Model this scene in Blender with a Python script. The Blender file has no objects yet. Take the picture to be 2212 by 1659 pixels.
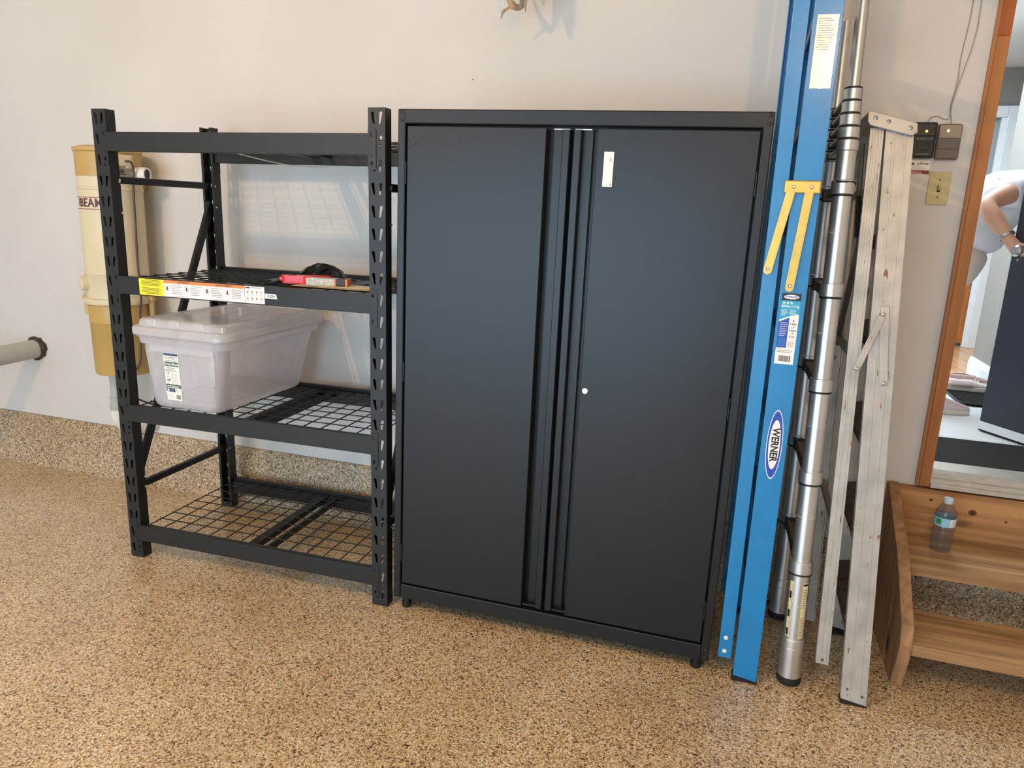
import bpy, bmesh, math, random
from mathutils import Vector, Matrix, Euler
random.seed(7)
PI = math.pi
C = bpy.context.scene.collection
S = bpy.context.scene

# ------------------------------------------------------------------ camera
cam_d = bpy.data.cameras.new('camera'); cam = bpy.data.objects.new('camera', cam_d); C.objects.link(cam)
cam_d.sensor_width = 36.0; cam_d.lens = 36.0 * 1571.85 / 2212.0; cam_d.clip_start = 0.05
R_ = Vector((0.95048453, 0.30825017, 0.03950941)); U_ = Vector((-0.10678158, 0.20454481, 0.97301548)); F_ = Vector((-0.29185074, 0.92905503, -0.22733212))
mw = Matrix.Identity(4)
for i in range(3):
    mw[i][0] = R_[i]; mw[i][1] = U_[i]; mw[i][2] = -F_[i]
mw[0][3], mw[1][3], mw[2][3] = 1.0447, -2.2853, 1.5041
cam.matrix_world = mw
S.camera = cam

# ------------------------------------------------------------------ world, lamps, exposure
w = bpy.data.worlds.new('outdoor_daylight'); S.world = w; w.use_nodes = True
w.node_tree.nodes['Background'].inputs[0].default_value = (0.72, 0.85, 1.0, 1)
w.node_tree.nodes['Background'].inputs[1].default_value = 0.5
S.view_settings.view_transform = 'Standard'; S.view_settings.look = 'None'
S.view_settings.exposure = -0.30; S.view_settings.gamma = 1.0; S.view_settings.use_curve_mapping = False

def lamp(name, kind, loc, energy, color, rot=(0, 0, 0), **kw):
    d = bpy.data.lights.new(name, kind); d.energy = energy; d.color = color
    for k, v in kw.items(): setattr(d, k, v)
    o = bpy.data.objects.new(name, d); C.objects.link(o); o.location = loc; o.rotation_euler = rot
    return o
WARM = (1.0, 0.60, 0.26)
for y in (-2.17, -2.33):                                     # twin bulbs of each ceiling fixture
    lamp('ceiling_bulb', 'POINT', (-1.30, y, 2.90), 66, WARM, shadow_soft_size=0.014)
    lamp('ceiling_bulb', 'POINT', (1.45, y, 2.45), 28, WARM, shadow_soft_size=0.014)
# daylight coming in through the open garage door behind the camera
lamp('garage_door_daylight', 'AREA', (-1.2, -5.2, 1.1), 280, (0.57, 0.79, 1.0), (PI/2, 0, 0), shape='RECTANGLE', size=4.8, size_y=2.1)
# daylight of the hall behind the house door
lamp('hall_daylight', 'AREA', (1.75, 2.6, 2.66), 82, (0.80, 0.92, 1.0), (0, 0, 0), shape='RECTANGLE', size=1.0, size_y=1.8)

lamp('hall_fill', 'AREA', (1.02, 2.9, 1.9), 26, (0.72, 0.88, 1.0), (0, -PI/2, 0), shape='RECTANGLE', size=1.2, size_y=1.2)  # added fill lamp for the hall walls and ceiling; no window stands here

# ------------------------------------------------------------------ materials
def s2l(c):
    return tuple(((x/255.0)/12.92 if x/255.0 <= 0.04045 else (((x/255.0)+0.055)/1.055)**2.4) for x in c)
MATS = {}
def mat(name, rgb, rough=0.5, metal=0.0, spec=0.5, noise=0.0, nscale=20.0, bump=0.0, bscale=200.0, emit=None, **kw):
    """principled material with procedural mottling and fine relief; rgb is sRGB 0..255"""
    if name in MATS: return MATS[name]
    m = bpy.data.materials.new(name); m.use_nodes = True; nt = m.node_tree; b = nt.nodes['Principled BSDF']
    c = s2l(rgb)
    b.inputs['Base Color'].default_value = (*c, 1); b.inputs['Roughness'].default_value = rough
    b.inputs['Metallic'].default_value = metal; b.inputs['Specular IOR Level'].default_value = spec
    for k, v in kw.items(): b.inputs[k.replace('_', ' ')].default_value = v
    if noise or bump:
        tc = nt.nodes.new('ShaderNodeTexCoord')
    if noise:
        n = nt.nodes.new('ShaderNodeTexNoise'); n.inputs['Scale'].default_value = nscale; n.inputs['Detail'].default_value = 4
        nt.links.new(tc.outputs['Object'], n.inputs['Vector'])
        r = nt.nodes.new('ShaderNodeValToRGB'); r.color_ramp.elements[0].position = 0.3; r.color_ramp.elements[1].position = 0.7
        r.color_ramp.elements[0].color = (*[x*(1-noise) for x in c], 1); r.color_ramp.elements[1].color = (*[min(1, x*(1+noise*0.6)) for x in c], 1)
        nt.links.new(n.outputs['Fac'], r.inputs['Fac']); nt.links.new(r.outputs['Color'], b.inputs['Base Color'])
    if bump:
        n2 = nt.nodes.new('ShaderNodeTexNoise'); n2.inputs['Scale'].default_value = bscale; n2.inputs['Detail'].default_value = 2
        nt.links.new(tc.outputs['Object'], n2.inputs['Vector'])
        bp = nt.nodes.new('ShaderNodeBump'); bp.inputs['Strength'].default_value = bump; bp.inputs['Distance'].default_value = 0.001
        nt.links.new(n2.outputs['Fac'], bp.inputs['Height']); nt.links.new(bp.outputs['Normal'], b.inputs['Normal'])
    if emit:
        b.inputs['Emission Color'].default_value = (*s2l(rgb), 1); b.inputs['Emission Strength'].default_value = emit
    MATS[name] = m; return m

def nodes(m): return m.node_tree, m.node_tree.nodes, m.node_tree.links
def ramp(nt, stops, interp='LINEAR'):
    r = nt.nodes.new('ShaderNodeValToRGB'); cr = r.color_ramp; cr.interpolation = interp
    while len(cr.elements) < len(stops): cr.elements.new(0.5)
    for e, (p, c) in zip(cr.elements, stops): e.position = p; e.color = (*s2l(c), 1)
    return r

def flake_floor(name, tone, rough, coat=0.7):
    m = bpy.data.materials.new(name); m.use_nodes = True; nt, N, L = nodes(m); b = N['Principled BSDF']
    tc = N.new('ShaderNodeTexCoord'); mp = N.new('ShaderNodeMapping'); L.new(tc.outputs['Object'], mp.inputs['Vector'])
    nz = N.new('ShaderNodeTexNoise'); nz.inputs['Scale'].default_value = 90; L.new(mp.outputs[0], nz.inputs['Vector'])
    ad = N.new('ShaderNodeMixRGB'); ad.blend_type = 'ADD'; ad.inputs[0].default_value = 0.012; L.new(mp.outputs[0], ad.inputs[1]); L.new(nz.outputs['Color'], ad.inputs[2])
    v = N.new('ShaderNodeTexVoronoi'); v.inputs['Scale'].default_value = 190; L.new(ad.outputs[0], v.inputs['Vector'])
    sp = N.new('ShaderNodeSeparateColor'); L.new(v.outputs['Color'], sp.inputs[0])
    r = ramp(nt, [(0.0, tone[0]), (0.06, tone[1]), (0.20, tone[2]), (0.5, tone[3]), (0.78, tone[4]), (0.95, tone[5])])
    L.new(sp.outputs[0], r.inputs['Fac'])
    # dark resin gaps between the flakes
    v2 = N.new('ShaderNodeTexVoronoi'); v2.feature = 'DISTANCE_TO_EDGE'; v2.inputs['Scale'].default_value = 190; L.new(ad.outputs[0], v2.inputs['Vector'])
    n3 = N.new('ShaderNodeTexNoise'); n3.inputs['Scale'].default_value = 150; n3.inputs['Detail'].default_value = 1; L.new(mp.outputs[0], n3.inputs['Vector'])
    g1 = ramp(nt, [(0.0, (255, 255, 255)), (0.17, (0, 0, 0))]); L.new(v2.outputs['Distance'], g1.inputs['Fac'])
    g2 = ramp(nt, [(0.45, (0, 0, 0)), (0.57, (255, 255, 255))]); L.new(n3.outputs['Fac'], g2.inputs['Fac'])
    mu = N.new('ShaderNodeMath'); mu.operation = 'MULTIPLY'; L.new(g1.outputs['Color'], mu.inputs[0]); L.new(g2.outputs['Color'], mu.inputs[1])
    mx = N.new('ShaderNodeMixRGB'); L.new(mu.outputs[0], mx.inputs[0]); L.new(r.outputs['Color'], mx.inputs[1]); mx.inputs[2].default_value = (*s2l(tone[0]), 1)
    # broad traffic wear
    n4 = N.new('ShaderNodeTexNoise'); n4.inputs['Scale'].default_value = 2.2; n4.inputs['Detail'].default_value = 3; L.new(mp.outputs[0], n4.inputs['Vector'])
    g4 = ramp(nt, [(0.3, (228, 222, 214)), (0.7, (255, 255, 255))]); L.new(n4.outputs['Fac'], g4.inputs['Fac'])
    m2 = N.new('ShaderNodeMixRGB'); m2.blend_type = 'MULTIPLY'; m2.inputs[0].default_value = 1; L.new(mx.outputs[0], m2.inputs[1]); L.new(g4.outputs['Color'], m2.inputs[2])
    L.new(m2.outputs[0], b.inputs['Base Color']); b.inputs['Roughness'].default_value = rough; b.inputs['Specular IOR Level'].default_value = 0.5
    b.inputs['Coat Weight'].default_value = coat; b.inputs['Coat Roughness'].default_value = 0.24
    bp = N.new('ShaderNodeBump'); bp.inputs['Strength'].default_value = 0.5; bp.inputs['Distance'].default_value = 0.0015
    L.new(sp.outputs[1], bp.inputs['Height']); L.new(bp.outputs['Normal'], b.inputs['Normal'])
    return m
TONE = [(56, 42, 32), (134, 102, 68), (204, 168, 120), (230, 200, 152), (244, 222, 182), (250, 238, 216)]
M_floor = flake_floor('flake_epoxy_floor', TONE, 0.36)
M_curb = flake_floor('flake_epoxy_curb', [(58, 46, 38), (118, 92, 66), (172, 142, 106), (200, 172, 134), (220, 196, 160), (236, 220, 194)], 0.5, 0.2)

def wall_paint(name, rgb):
    m = mat(name, rgb, 0.62, bump=0.12, bscale=90); nt, N, L = nodes(m); b = N['Principled BSDF']
    tc = N.new('ShaderNodeTexCoord')
    n = N.new('ShaderNodeTexNoise'); n.inputs['Scale'].default_value = 1.7; n.inputs['Detail'].default_value = 5; L.new(tc.outputs['Object'], n.inputs['Vector'])
    c = rgb; r = ramp(nt, [(0.3, tuple(int(x*0.965) for x in c)), (0.7, c)]); L.new(n.outputs['Fac'], r.inputs['Fac'])
    # sparse nail holes and scuffs
    v = N.new('ShaderNodeTexVoronoi'); v.inputs['Scale'].default_value = 3.1; L.new(tc.outputs['Object'], v.inputs['Vector'])
    g = ramp(nt, [(0.006, (255, 255, 255)), (0.012, (0, 0, 0))]); L.new(v.outputs['Distance'], g.inputs['Fac'])
    mx = N.new('ShaderNodeMixRGB'); L.new(g.outputs['Color'], mx.inputs[0]); L.new(r.outputs['Color'], mx.inputs[1]); mx.inputs[2].default_value = (*s2l((110, 100, 88)), 1)
    L.new(mx.outputs[0], b.inputs['Base Color']); return m
M_wall = wall_paint('garage_wall_paint', (214, 209, 202))
M_hall = mat('hall_wall_paint', (142, 138, 132), 0.6, bump=0.05)
M_white = mat('white_trim_paint', (232, 236, 240), 0.4, noise=0.03)
M_ceil = mat('ceiling_paint', (228, 226, 222), 0.7, bump=0.1)

def wood(name, c1, c2, axis, rough=0.5, knots=True, scale=1.0):
    m = bpy.data.materials.new(name); m.use_nodes = True; nt, N, L = nodes(m); b = N['Principled BSDF']
    tc = N.new('ShaderNodeTexCoord'); mp = N.new('ShaderNodeMapping'); L.new(tc.outputs['Object'], mp.inputs['Vector'])
    sc = [26*scale]*3; sc[axis] = 1.6*scale; mp.inputs['Scale'].default_value = sc
    n = N.new('ShaderNodeTexNoise'); n.inputs['Scale'].default_value = 1.0; n.inputs['Detail'].default_value = 6; n.inputs['Distortion'].default_value = 0.7; L.new(mp.outputs[0], n.inputs['Vector'])
    mid = tuple((a+d)//2 for a, d in zip(c1, c2))
    r = ramp(nt, [(0.32, c1), (0.5, mid), (0.66, c2)]); L.new(n.outputs['Fac'], r.inputs['Fac'])
    out = r.outputs['Color']
    if knots:
        mp2 = N.new('ShaderNodeMapping'); s2 = [9.0]*3; s2[axis] = 4.0; mp2.inputs['Scale'].default_value = s2; L.new(tc.outputs['Object'], mp2.inputs['Vector'])
        v = N.new('ShaderNodeTexVoronoi'); v.inputs['Scale'].default_value = 0.55; L.new(mp2.outputs[0], v.inputs['Vector'])
        g = ramp(nt, [(0.05, (255, 255, 255)), (0.13, (0, 0, 0))]); L.new(v.outputs['Distance'], g.inputs['Fac'])
        mx = N.new('ShaderNodeMixRGB'); L.new(g.outputs['Color'], mx.inputs[0]); L.new(out, mx.inputs[1]); mx.inputs[2].default_value = (*s2l(tuple(int(x*0.45) for x in c1)), 1); out = mx.outputs[0]
    L.new(out, b.inputs['Base Color']); b.inputs['Roughness'].default_value = rough
    bp = N.new('ShaderNodeBump'); bp.inputs['Strength'].default_value = 0.15; bp.inputs['Distance'].default_value = 0.001; L.new(n.outputs['Fac'], bp.inputs['Height']); L.new(bp.outputs['Normal'], b.inputs['Normal'])
    return m
M_pineX = wood('pine_tread', (142, 106, 68), (192, 152, 104), 0, 0.8)
M_pineR = wood('pine_riser', (152, 104, 60), (194, 142, 88), 0, 0.75)
M_pineZ = wood('pine_stringer', (138, 98, 64), (180, 136, 94), 2, 0.8)
M_casing = wood('stained_casing', (152, 92, 44), (180, 116, 60), 2, 0.4, False)
M_casing2 = wood('stained_casing_red', (150, 72, 30), (172, 92, 42), 2, 0.4, False)
M_oak = wood('oak_floor', (196, 140, 92), (222, 172, 122), 1, 0.25, False)

def scuffed(name, base, mark, rough, metal, amount=0.62, mscale=(7, 7, 2.2), noise=0.1, spec=0.5):
    """a coat with scratched or rusty spots of its own"""
    m = mat(name, base, rough, metal, spec); nt, N, L = nodes(m); b = N['Principled BSDF']
    tc = N.new('ShaderNodeTexCoord'); mp = N.new('ShaderNodeMapping'); mp.inputs['Scale'].default_value = mscale; L.new(tc.outputs['Object'], mp.inputs['Vector'])
    n = N.new('ShaderNodeTexNoise'); n.inputs['Scale'].default_value = 4.0; n.inputs['Detail'].default_value = 5; n.inputs['Distortion'].default_value = 0.6; L.new(mp.outputs[0], n.inputs['Vector'])
    g = ramp(nt, [(amount, (0, 0, 0)), (amount+0.03, (255, 255, 255))]); L.new(n.outputs['Fac'], g.inputs['Fac'])
    n2 = N.new('ShaderNodeTexNoise'); n2.inputs['Scale'].default_value = 14; n2.inputs['Detail'].default_value = 4; L.new(tc.outputs['Object'], n2.inputs['Vector'])
    r = ramp(nt, [(0.3, tuple(int(x*(1-noise)) for x in base)), (0.7, base)]); L.new(n2.outputs['Fac'], r.inputs['Fac'])
    mx = N.new('ShaderNodeMixRGB'); L.new(g.outputs['Color'], mx.inputs[0]); L.new(r.outputs['Color'], mx.inputs[1]); mx.inputs[2].default_value = (*s2l(mark), 1)
    L.new(mx.outputs[0], b.inputs['Base Color'])
    if metal > 0:
        iv = N.new('ShaderNodeMath'); iv.operation = 'MULTIPLY_ADD'; L.new(g.outputs['Color'], iv.inputs[0]); iv.inputs[1].default_value = -metal; iv.inputs[2].default_value = metal
        L.new(iv.outputs[0], b.inputs['Metallic'])
    return m
M_rack = mat('black_powder_coat', (27, 29, 29), 0.46, spec=0.42, bump=0.15, bscale=500)
M_cab = mat('cabinet_charcoal', (26, 28, 30), 0.34, spec=0.32, bump=0.10, bscale=700)
M_cab_in = mat('cabinet_groove', (22, 23, 24), 0.5)
M_blk = mat('black_plastic', (22, 22, 23), 0.5)
M_rub = mat('black_rubber', (24, 23, 22), 0.8)
M_blue = scuffed('blue_fibreglass', (0, 126, 188), (150, 110, 90), 0.36, 0.0, 0.72, (6, 6, 3), 0.06)
for k_, v_ in (('Coat Weight', 0.35), ('Coat Roughness', 0.22)): M_blue.node_tree.nodes['Principled BSDF'].inputs[k_].default_value = v_
M_blue_in = mat('blue_fibreglass_inner', (16, 70, 140), 0.45)
M_zinc = mat('yellow_zinc', (206, 172, 88), 0.36, 0.65, noise=0.12, nscale=30)
M_alu = scuffed('satin_aluminium', (214, 215, 212), (150, 96, 54), 0.34, 0.85, 0.72, (6, 6, 3), 0.05)
M_alu_d = mat('dull_aluminium', (150, 150, 150), 0.38, 0.85, noise=0.1)
M_oxal = scuffed('weathered_ladder_aluminium', (190, 186, 176), (138, 92, 56), 0.42, 0.35, 0.66, (16, 16, 4.0), 0.14)
M_tread = scuffed('brown_ribbed_tread', (96, 80, 68), (60, 44, 34), 0.6, 0.2, 0.55, (4, 10, 10), 0.2)
M_steel = mat('bright_steel', (205, 205, 205), 0.25, 0.9)
M_paper = mat('white_label', (240, 236, 228), 0.5)
M_cream = mat('cream_enamel', (214, 200, 166), 0.42, noise=0.05, nscale=5)
M_must = mat('mustard_enamel', (188, 154, 88), 0.42, noise=0.07, nscale=6)
M_pvcg = mat('grey_pvc', (176, 176, 168), 0.45, noise=0.06)
M_pvcw = mat('white_pvc', (228, 222, 210), 0.4, noise=0.05)
M_foam = mat('dark_sealant', (66, 50, 40), 0.8, noise=0.4, nscale=60, bump=0.9, bscale=70)
M_red = mat('red_plastic', (214, 34, 34), 0.3)
M_ink = mat('black_ink', (34, 34, 36), 0.5)
M_grey_ink = mat('grey_ink', (132, 128, 124), 0.5)
M_yel = mat('yellow_label', (238, 222, 36), 0.45)
M_org = mat('orange_label', (240, 132, 60), 0.45)
M_redink = mat('red_ink', (206, 80, 80), 0.5)
M_green = mat('green_label', (32, 92, 52), 0.5)
M_navy = mat('navy_label', (40, 50, 120), 0.5)
M_cyan = mat('cyan_label', (40, 160, 196), 0.45)
M_roy = mat('royal_blue_label', (34, 74, 176), 0.45)
M_wine = mat('wine_red_label', (140, 18, 40), 0.5)
M_card = mat('cardboard', (206, 172, 124), 0.8, noise=0.08, nscale=40)
M_skin = mat('skin', (206, 158, 134), 0.5, noise=0.05, nscale=30, Subsurface_Weight=0.05)
M_hair = mat('grey_hair', (150, 138, 124), 0.7, noise=0.3, nscale=80)
M_shirt = mat('white_cotton', (232, 232, 236), 0.85, noise=0.03, bump=0.2, bscale=60)
M_pants = mat('cream_cotton', (226, 214, 204), 0.85, noise=0.04, bump=0.2, bscale=50)
M_shoe = mat('pink_canvas', (206, 186, 182), 0.8, noise=0.05, nscale=60)
M_shoe2 = mat('taupe_canvas', (166, 138, 130), 0.8, noise=0.06, nscale=60)
M_sole = mat('white_sole', (226, 218, 206), 0.6)
M_tile = mat('white_floor_tile', (240, 242, 244), 0.25, noise=0.03, nscale=4)
M_grout = mat('tile_grout', (196, 194, 190), 0.8)
M_mat = mat('charcoal_door_mat', (24, 21, 21), 0.95, noise=0.5, nscale=220, bump=1.0, bscale=260)
M_door = mat('navy_door_paint', (44, 48, 60), 0.45, noise=0.08, nscale=60, bump=0.15, bscale=300)
M_toggle = mat('ivory_plate', (196, 180, 128), 0.45, noise=0.04)
M_taupe = mat('taupe_plastic', (150, 134, 116), 0.45)
M_taupe2 = mat('brown_grey_plastic', (104, 92, 84), 0.45)
M_ledy = mat('yellow_led', (255, 196, 60), 0.3, emit=4)
M_ledg = mat('green_led', (190, 255, 150), 0.3, emit=4)
M_wire = mat('grey_wire', (150, 138, 124), 0.5)
M_cord = mat('brown_cord', (74, 56, 44), 0.5)
M_strip = mat('tan_paper', (176, 150, 122), 0.8, noise=0.2, nscale=30)

def foil():
    m = mat('silver_foil', (196, 188, 172), 0.20, 0.9); nt, N, L = nodes(m)
    tc = N.new('ShaderNodeTexCoord'); mp = N.new('ShaderNodeMapping'); mp.inputs['Scale'].default_value = (30, 30, 260); L.new(tc.outputs['Object'], mp.inputs['Vector'])
    n = N.new('ShaderNodeTexNoise'); n.inputs['Scale'].default_value = 1; n.inputs['Detail'].default_value = 3; L.new(mp.outputs[0], n.inputs['Vector'])
    bp = N.new('ShaderNodeBump'); bp.inputs['Strength'].default_value = 0.55; bp.inputs['Distance'].default_value = 0.001; L.new(n.outputs['Fac'], bp.inputs['Height']); L.new(bp.outputs['Normal'], N['Principled BSDF'].inputs['Normal'])
    return m
M_foil = foil()

def milky(name, rgb, clear, gloss=0.18):
    m = bpy.data.materials.new(name); m.use_nodes = True; nt, N, L = nodes(m); N.remove(N['Principled BSDF'])
    out = N['Material Output']; c = (*s2l(rgb), 1)
    t = N.new('ShaderNodeBsdfTransparent'); t.inputs[0].default_value = (0.97, 0.97, 0.98, 1)
    d = N.new('ShaderNodeBsdfDiffuse'); d.inputs[0].default_value = c
    tr = N.new('ShaderNodeBsdfTranslucent'); tr.inputs[0].default_value = c
    g = N.new('ShaderNodeBsdfGlossy'); g.inputs['Roughness'].default_value = gloss
    tc = N.new('ShaderNodeTexCoord'); n = N.new('ShaderNodeTexNoise'); n.inputs['Scale'].default_value = 7; L.new(tc.outputs['Object'], n.inputs['Vector'])
    mr = N.new('ShaderNodeMapRange'); mr.inputs['To Min'].default_value = clear-0.06; mr.inputs['To Max'].default_value = clear+0.06; L.new(n.outputs['Fac'], mr.inputs['Value'])
    a = N.new('ShaderNodeMixShader'); a.inputs[0].default_value = 0.45; L.new(d.outputs[0], a.inputs[1]); L.new(tr.outputs[0], a.inputs[2])
    bmix = N.new('ShaderNodeMixShader'); L.new(mr.outputs[0], bmix.inputs[0]); L.new(a.outputs[0], bmix.inputs[1]); L.new(t.outputs[0], bmix.inputs[2])
    lw = N.new('ShaderNodeLayerWeight'); pw = N.new('ShaderNodeMath'); pw.operation = 'POWER'; L.new(lw.outputs['Facing'], pw.inputs[0]); pw.inputs[1].default_value = 4.0
    lw.inputs[0].default_value = 0.5; fr = N.new('ShaderNodeMath'); fr.operation = 'MULTIPLY_ADD'; L.new(pw.outputs[0], fr.inputs[0]); fr.inputs[1].default_value = 0.5; fr.inputs[2].default_value = 0.035
    e = N.new('ShaderNodeMixShader'); L.new(fr.outputs[0], e.inputs[0]); L.new(bmix.outputs[0], e.inputs[1]); L.new(g.outputs[0], e.inputs[2])
    L.new(e.outputs[0], out.inputs[0]); return m
M_bin = milky('milky_clear_plastic', (250, 249, 252), 0.65)
M_lid = milky('milky_clear_lid', (250, 249, 250), 0.62)
M_pet = milky('clear_bottle_plastic', (112, 120, 126), 0.74, 0.05)
M_bag = milky('black_film', (26, 24, 24), 0.18, 0.25)

# ------------------------------------------------------------------ mesh builder
class MB:
    def __init__(s): s.v = []; s.f = []; s.m = []; s.mats = []
    def mi(s, m):
        if m not in s.mats: s.mats.append(m)
        return s.mats.index(m)
    def add(s, vs, fs, m):
        o = len(s.v); s.v += [tuple(v) for v in vs]; k = s.mi(m)
        for f in fs: s.f.append(tuple(i+o for i in f)); s.m.append(k)
        return s
    def box(s, a, b, m, M=None):
        (x0, y0, z0), (x1, y1, z1) = a, b
        vs = [Vector(p) for p in ((x0,y0,z0),(x1,y0,z0),(x1,y1,z0),(x0,y1,z0),(x0,y0,z1),(x1,y0,z1),(x1,y1,z1),(x0,y1,z1))]
        if M: vs = [M @ v for v in vs]
        return s.add(vs, [(0,3,2,1),(4,5,6,7),(0,1,5,4),(1,2,6,5),(2,3,7,6),(3,0,4,7)], m)
    def bar(s, p0, p1, wd, th, m, up=(0, 0, 1)):
        """rectangular bar from p0 to p1, wd across, th along up"""
        p0, p1 = Vector(p0), Vector(p1); d = (p1-p0); L = d.length; d.normalize()
        u = Vector(up); sx = d.cross(u).normalized(); u = sx.cross(d).normalized()
        M = Matrix(((sx.x, d.x, u.x, p0.x), (sx.y, d.y, u.y, p0.y), (sx.z, d.z, u.z, p0.z), (0, 0, 0, 1)))
        return s.box((-wd/2, 0, -th/2), (wd/2, L, th/2), m, M)
    def prism(s, poly, axis, a, b, m, M=None):
        """polygon in the two other axes (in order) extruded along axis from a to b"""
        def P(p, t):
            q = [p[0], p[1]]; q.insert(axis, t); return Vector(q)
        n = len(poly); vs = [P(p, a) for p in poly]+[P(p, b) for p in poly]
        if M: vs = [M @ v for v in vs]
        fs = [tuple(range(n)), tuple(range(2*n-1, n-1, -1))]+[(i, (i+1) % n + 0, (i+1) % n+n, i+n) for i in range(n)]
        return s.add(vs, fs, m)
    def lathe(s, prof, p, d, m, n=24, cap=True):
        """profile [(r, t)] turned round the axis through p along d"""
        p = Vector(p); d = Vector(d).normalized(); a = d.orthogonal().normalized(); b = d.cross(a)
        vs = []; fs = []
        for r, t in prof:
            for i in range(n):
                q = 2*PI*i/n; vs.append(p+d*t+(a*math.cos(q)+b*math.sin(q))*r)
        for k in range(len(prof)-1):
            for i in range(n): fs.append((k*n+i, k*n+(i+1) % n, (k+1)*n+(i+1) % n, (k+1)*n+i))
        if cap: fs.append(tuple(range(n-1, -1, -1))); fs.append(tuple((len(prof)-1)*n+i for i in range(n)))
        return s.add(vs, fs, m)
    def cyl(s, p0, p1, r, m, n=16, r1=None):
        p0, p1 = Vector(p0), Vector(p1)
        return s.lathe([(r, 0), (r if r1 is None else r1, (p1-p0).length)], p0, p1-p0, m, n)
    def tube(s, pts, r, m, n=8, close=False):
        pts = [Vector(p) for p in pts]; vs = []; fs = []; prev = None
        for i, p in enumerate(pts):
            t = (pts[min(i+1, len(pts)-1)]-pts[max(i-1, 0)]).normalized()
            a = t.orthogonal().normalized() if prev is None else (prev-t*prev.dot(t)).normalized()
            prev = a; b = t.cross(a)
            rr = r[i] if isinstance(r, (list, tuple)) else r
            for k in range(n): q = 2*PI*k/n; vs.append(p+(a*math.cos(q)+b*math.sin(q))*rr)
        for i in range(len(pts)-1):
            for k in range(n): fs.append((i*n+k, i*n+(k+1) % n, (i+1)*n+(k+1) % n, (i+1)*n+k))
        fs.append(tuple(range(n-1, -1, -1))); fs.append(tuple((len(pts)-1)*n+k for k in range(n)))
        return s.add(vs, fs, m)
    def loft(s, secs, m, bottom=True, top=False, seg=6):
        """rounded rectangles (z, hx, hy, r, cx, cy) joined upwards"""
        vs = []; fs = []; n = 4*(seg+1)
        for z, hx, hy, r, cx, cy in secs:
            for q, (sx, sy) in enumerate(((1, 1), (-1, 1), (-1, -1), (1, -1))):
                for k in range(seg+1):
                    a = PI/2*q+PI/2*k/seg
                    vs.append((cx+sx*(hx-r)+r*math.cos(a), cy+sy*(hy-r)+r*math.sin(a), z))
        for i in range(len(secs)-1):
            for k in range(n): fs.append((i*n+k, i*n+(k+1) % n, (i+1)*n+(k+1) % n, (i+1)*n+k))
        if bottom: fs.append(tuple(range(n-1, -1, -1)))
        if top: fs.append(tuple((len(secs)-1)*n+k for k in range(n)))
        return s.add(vs, fs, m)
    def mesh(s, me, M, m):
        return s.add([M @ v.co for v in me.vertices], [tuple(p.vertices) for p in me.polygons], m)
    def build(s, name, parent=None, smooth=False, bevel=0.0, solid=0.0, sub=0):
        me = bpy.data.meshes.new(name); me.from_pydata(s.v, [], s.f)
        for m in s.mats: me.materials.append(m)
        me.polygons.foreach_set('material_index', s.m)
        bm = bmesh.new(); bm.from_mesh(me); bmesh.ops.recalc_face_normals(bm, faces=bm.faces); bm.to_mesh(me); bm.free()
        if smooth:
            me.polygons.foreach_set('use_smooth', [True]*len(me.polygons)); me.set_sharp_from_angle(angle=math.radians(38))
        me.update()
        o = bpy.data.objects.new(name, me); C.objects.link(o)
        if parent: o.parent = parent
        if bevel:
            b = o.modifiers.new('bevel', 'BEVEL'); b.width = bevel; b.segments = 2; b.limit_method = 'ANGLE'; b.angle_limit = math.radians(40)
        if solid:
            b = o.modifiers.new('thick', 'SOLIDIFY'); b.thickness = solid; b.offset = 0
        if sub:
            b = o.modifiers.new('sub', 'SUBSURF'); b.levels = sub; b.render_levels = sub
        return o
def B(): return MB()

def tag(o, label=None, cat=None, group=None, kind=None):
    if label: o['label'] = label
    if cat: o['category'] = cat
    if group: o['group'] = group
    if kind: o['kind'] = kind
    return o
def thing(name, label, cat, loc=(0, 0, 0), rot=(0, 0, 0), group=None):
    o = bpy.data.objects.new(name, None); C.objects.link(o); o.location = loc; o.rotation_euler = rot; o.empty_display_size = 0.1
    return tag(o, label, cat, group)
def struct(name, mb, parent=None, **kw):
    o = mb.build(name, parent, **kw)
    if not parent: o['kind'] = 'structure'
    return o
def dup(o, parent):
    c = o.copy(); C.objects.link(c); c.parent = parent
    return c

def plate_mesh(outer, holes, th):
    """flat plate with holes, thickness th, centred on its plane"""
    cu = bpy.data.curves.new('plate', 'CURVE'); cu.dimensions = '2D'; cu.fill_mode = 'BOTH'; cu.extrude = th/2
    for poly in [outer]+holes:
        sp = cu.splines.new('POLY'); sp.points.add(len(poly)-1); sp.use_cyclic_u = True
        for p, q in zip(sp.points, poly): p.co = (q[0], q[1], 0, 1)
    o = bpy.data.objects.new('plate', cu); me = bpy.data.meshes.new_from_object(o)
    bpy.data.objects.remove(o); return me
def text_mesh(body, size, bold=0.0, extrude=0.0, align='CENTER', spacing=1.0):
    cu = bpy.data.curves.new('txt', 'FONT'); cu.body = body; cu.size = size; cu.align_x = align; cu.align_y = 'CENTER'
    cu.offset = bold; cu.extrude = extrude; cu.resolution_u = 3; cu.space_character = spacing
    o = bpy.data.objects.new('txt', cu); me = bpy.data.meshes.new_from_object(o); bpy.data.objects.remove(o); return me

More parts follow.
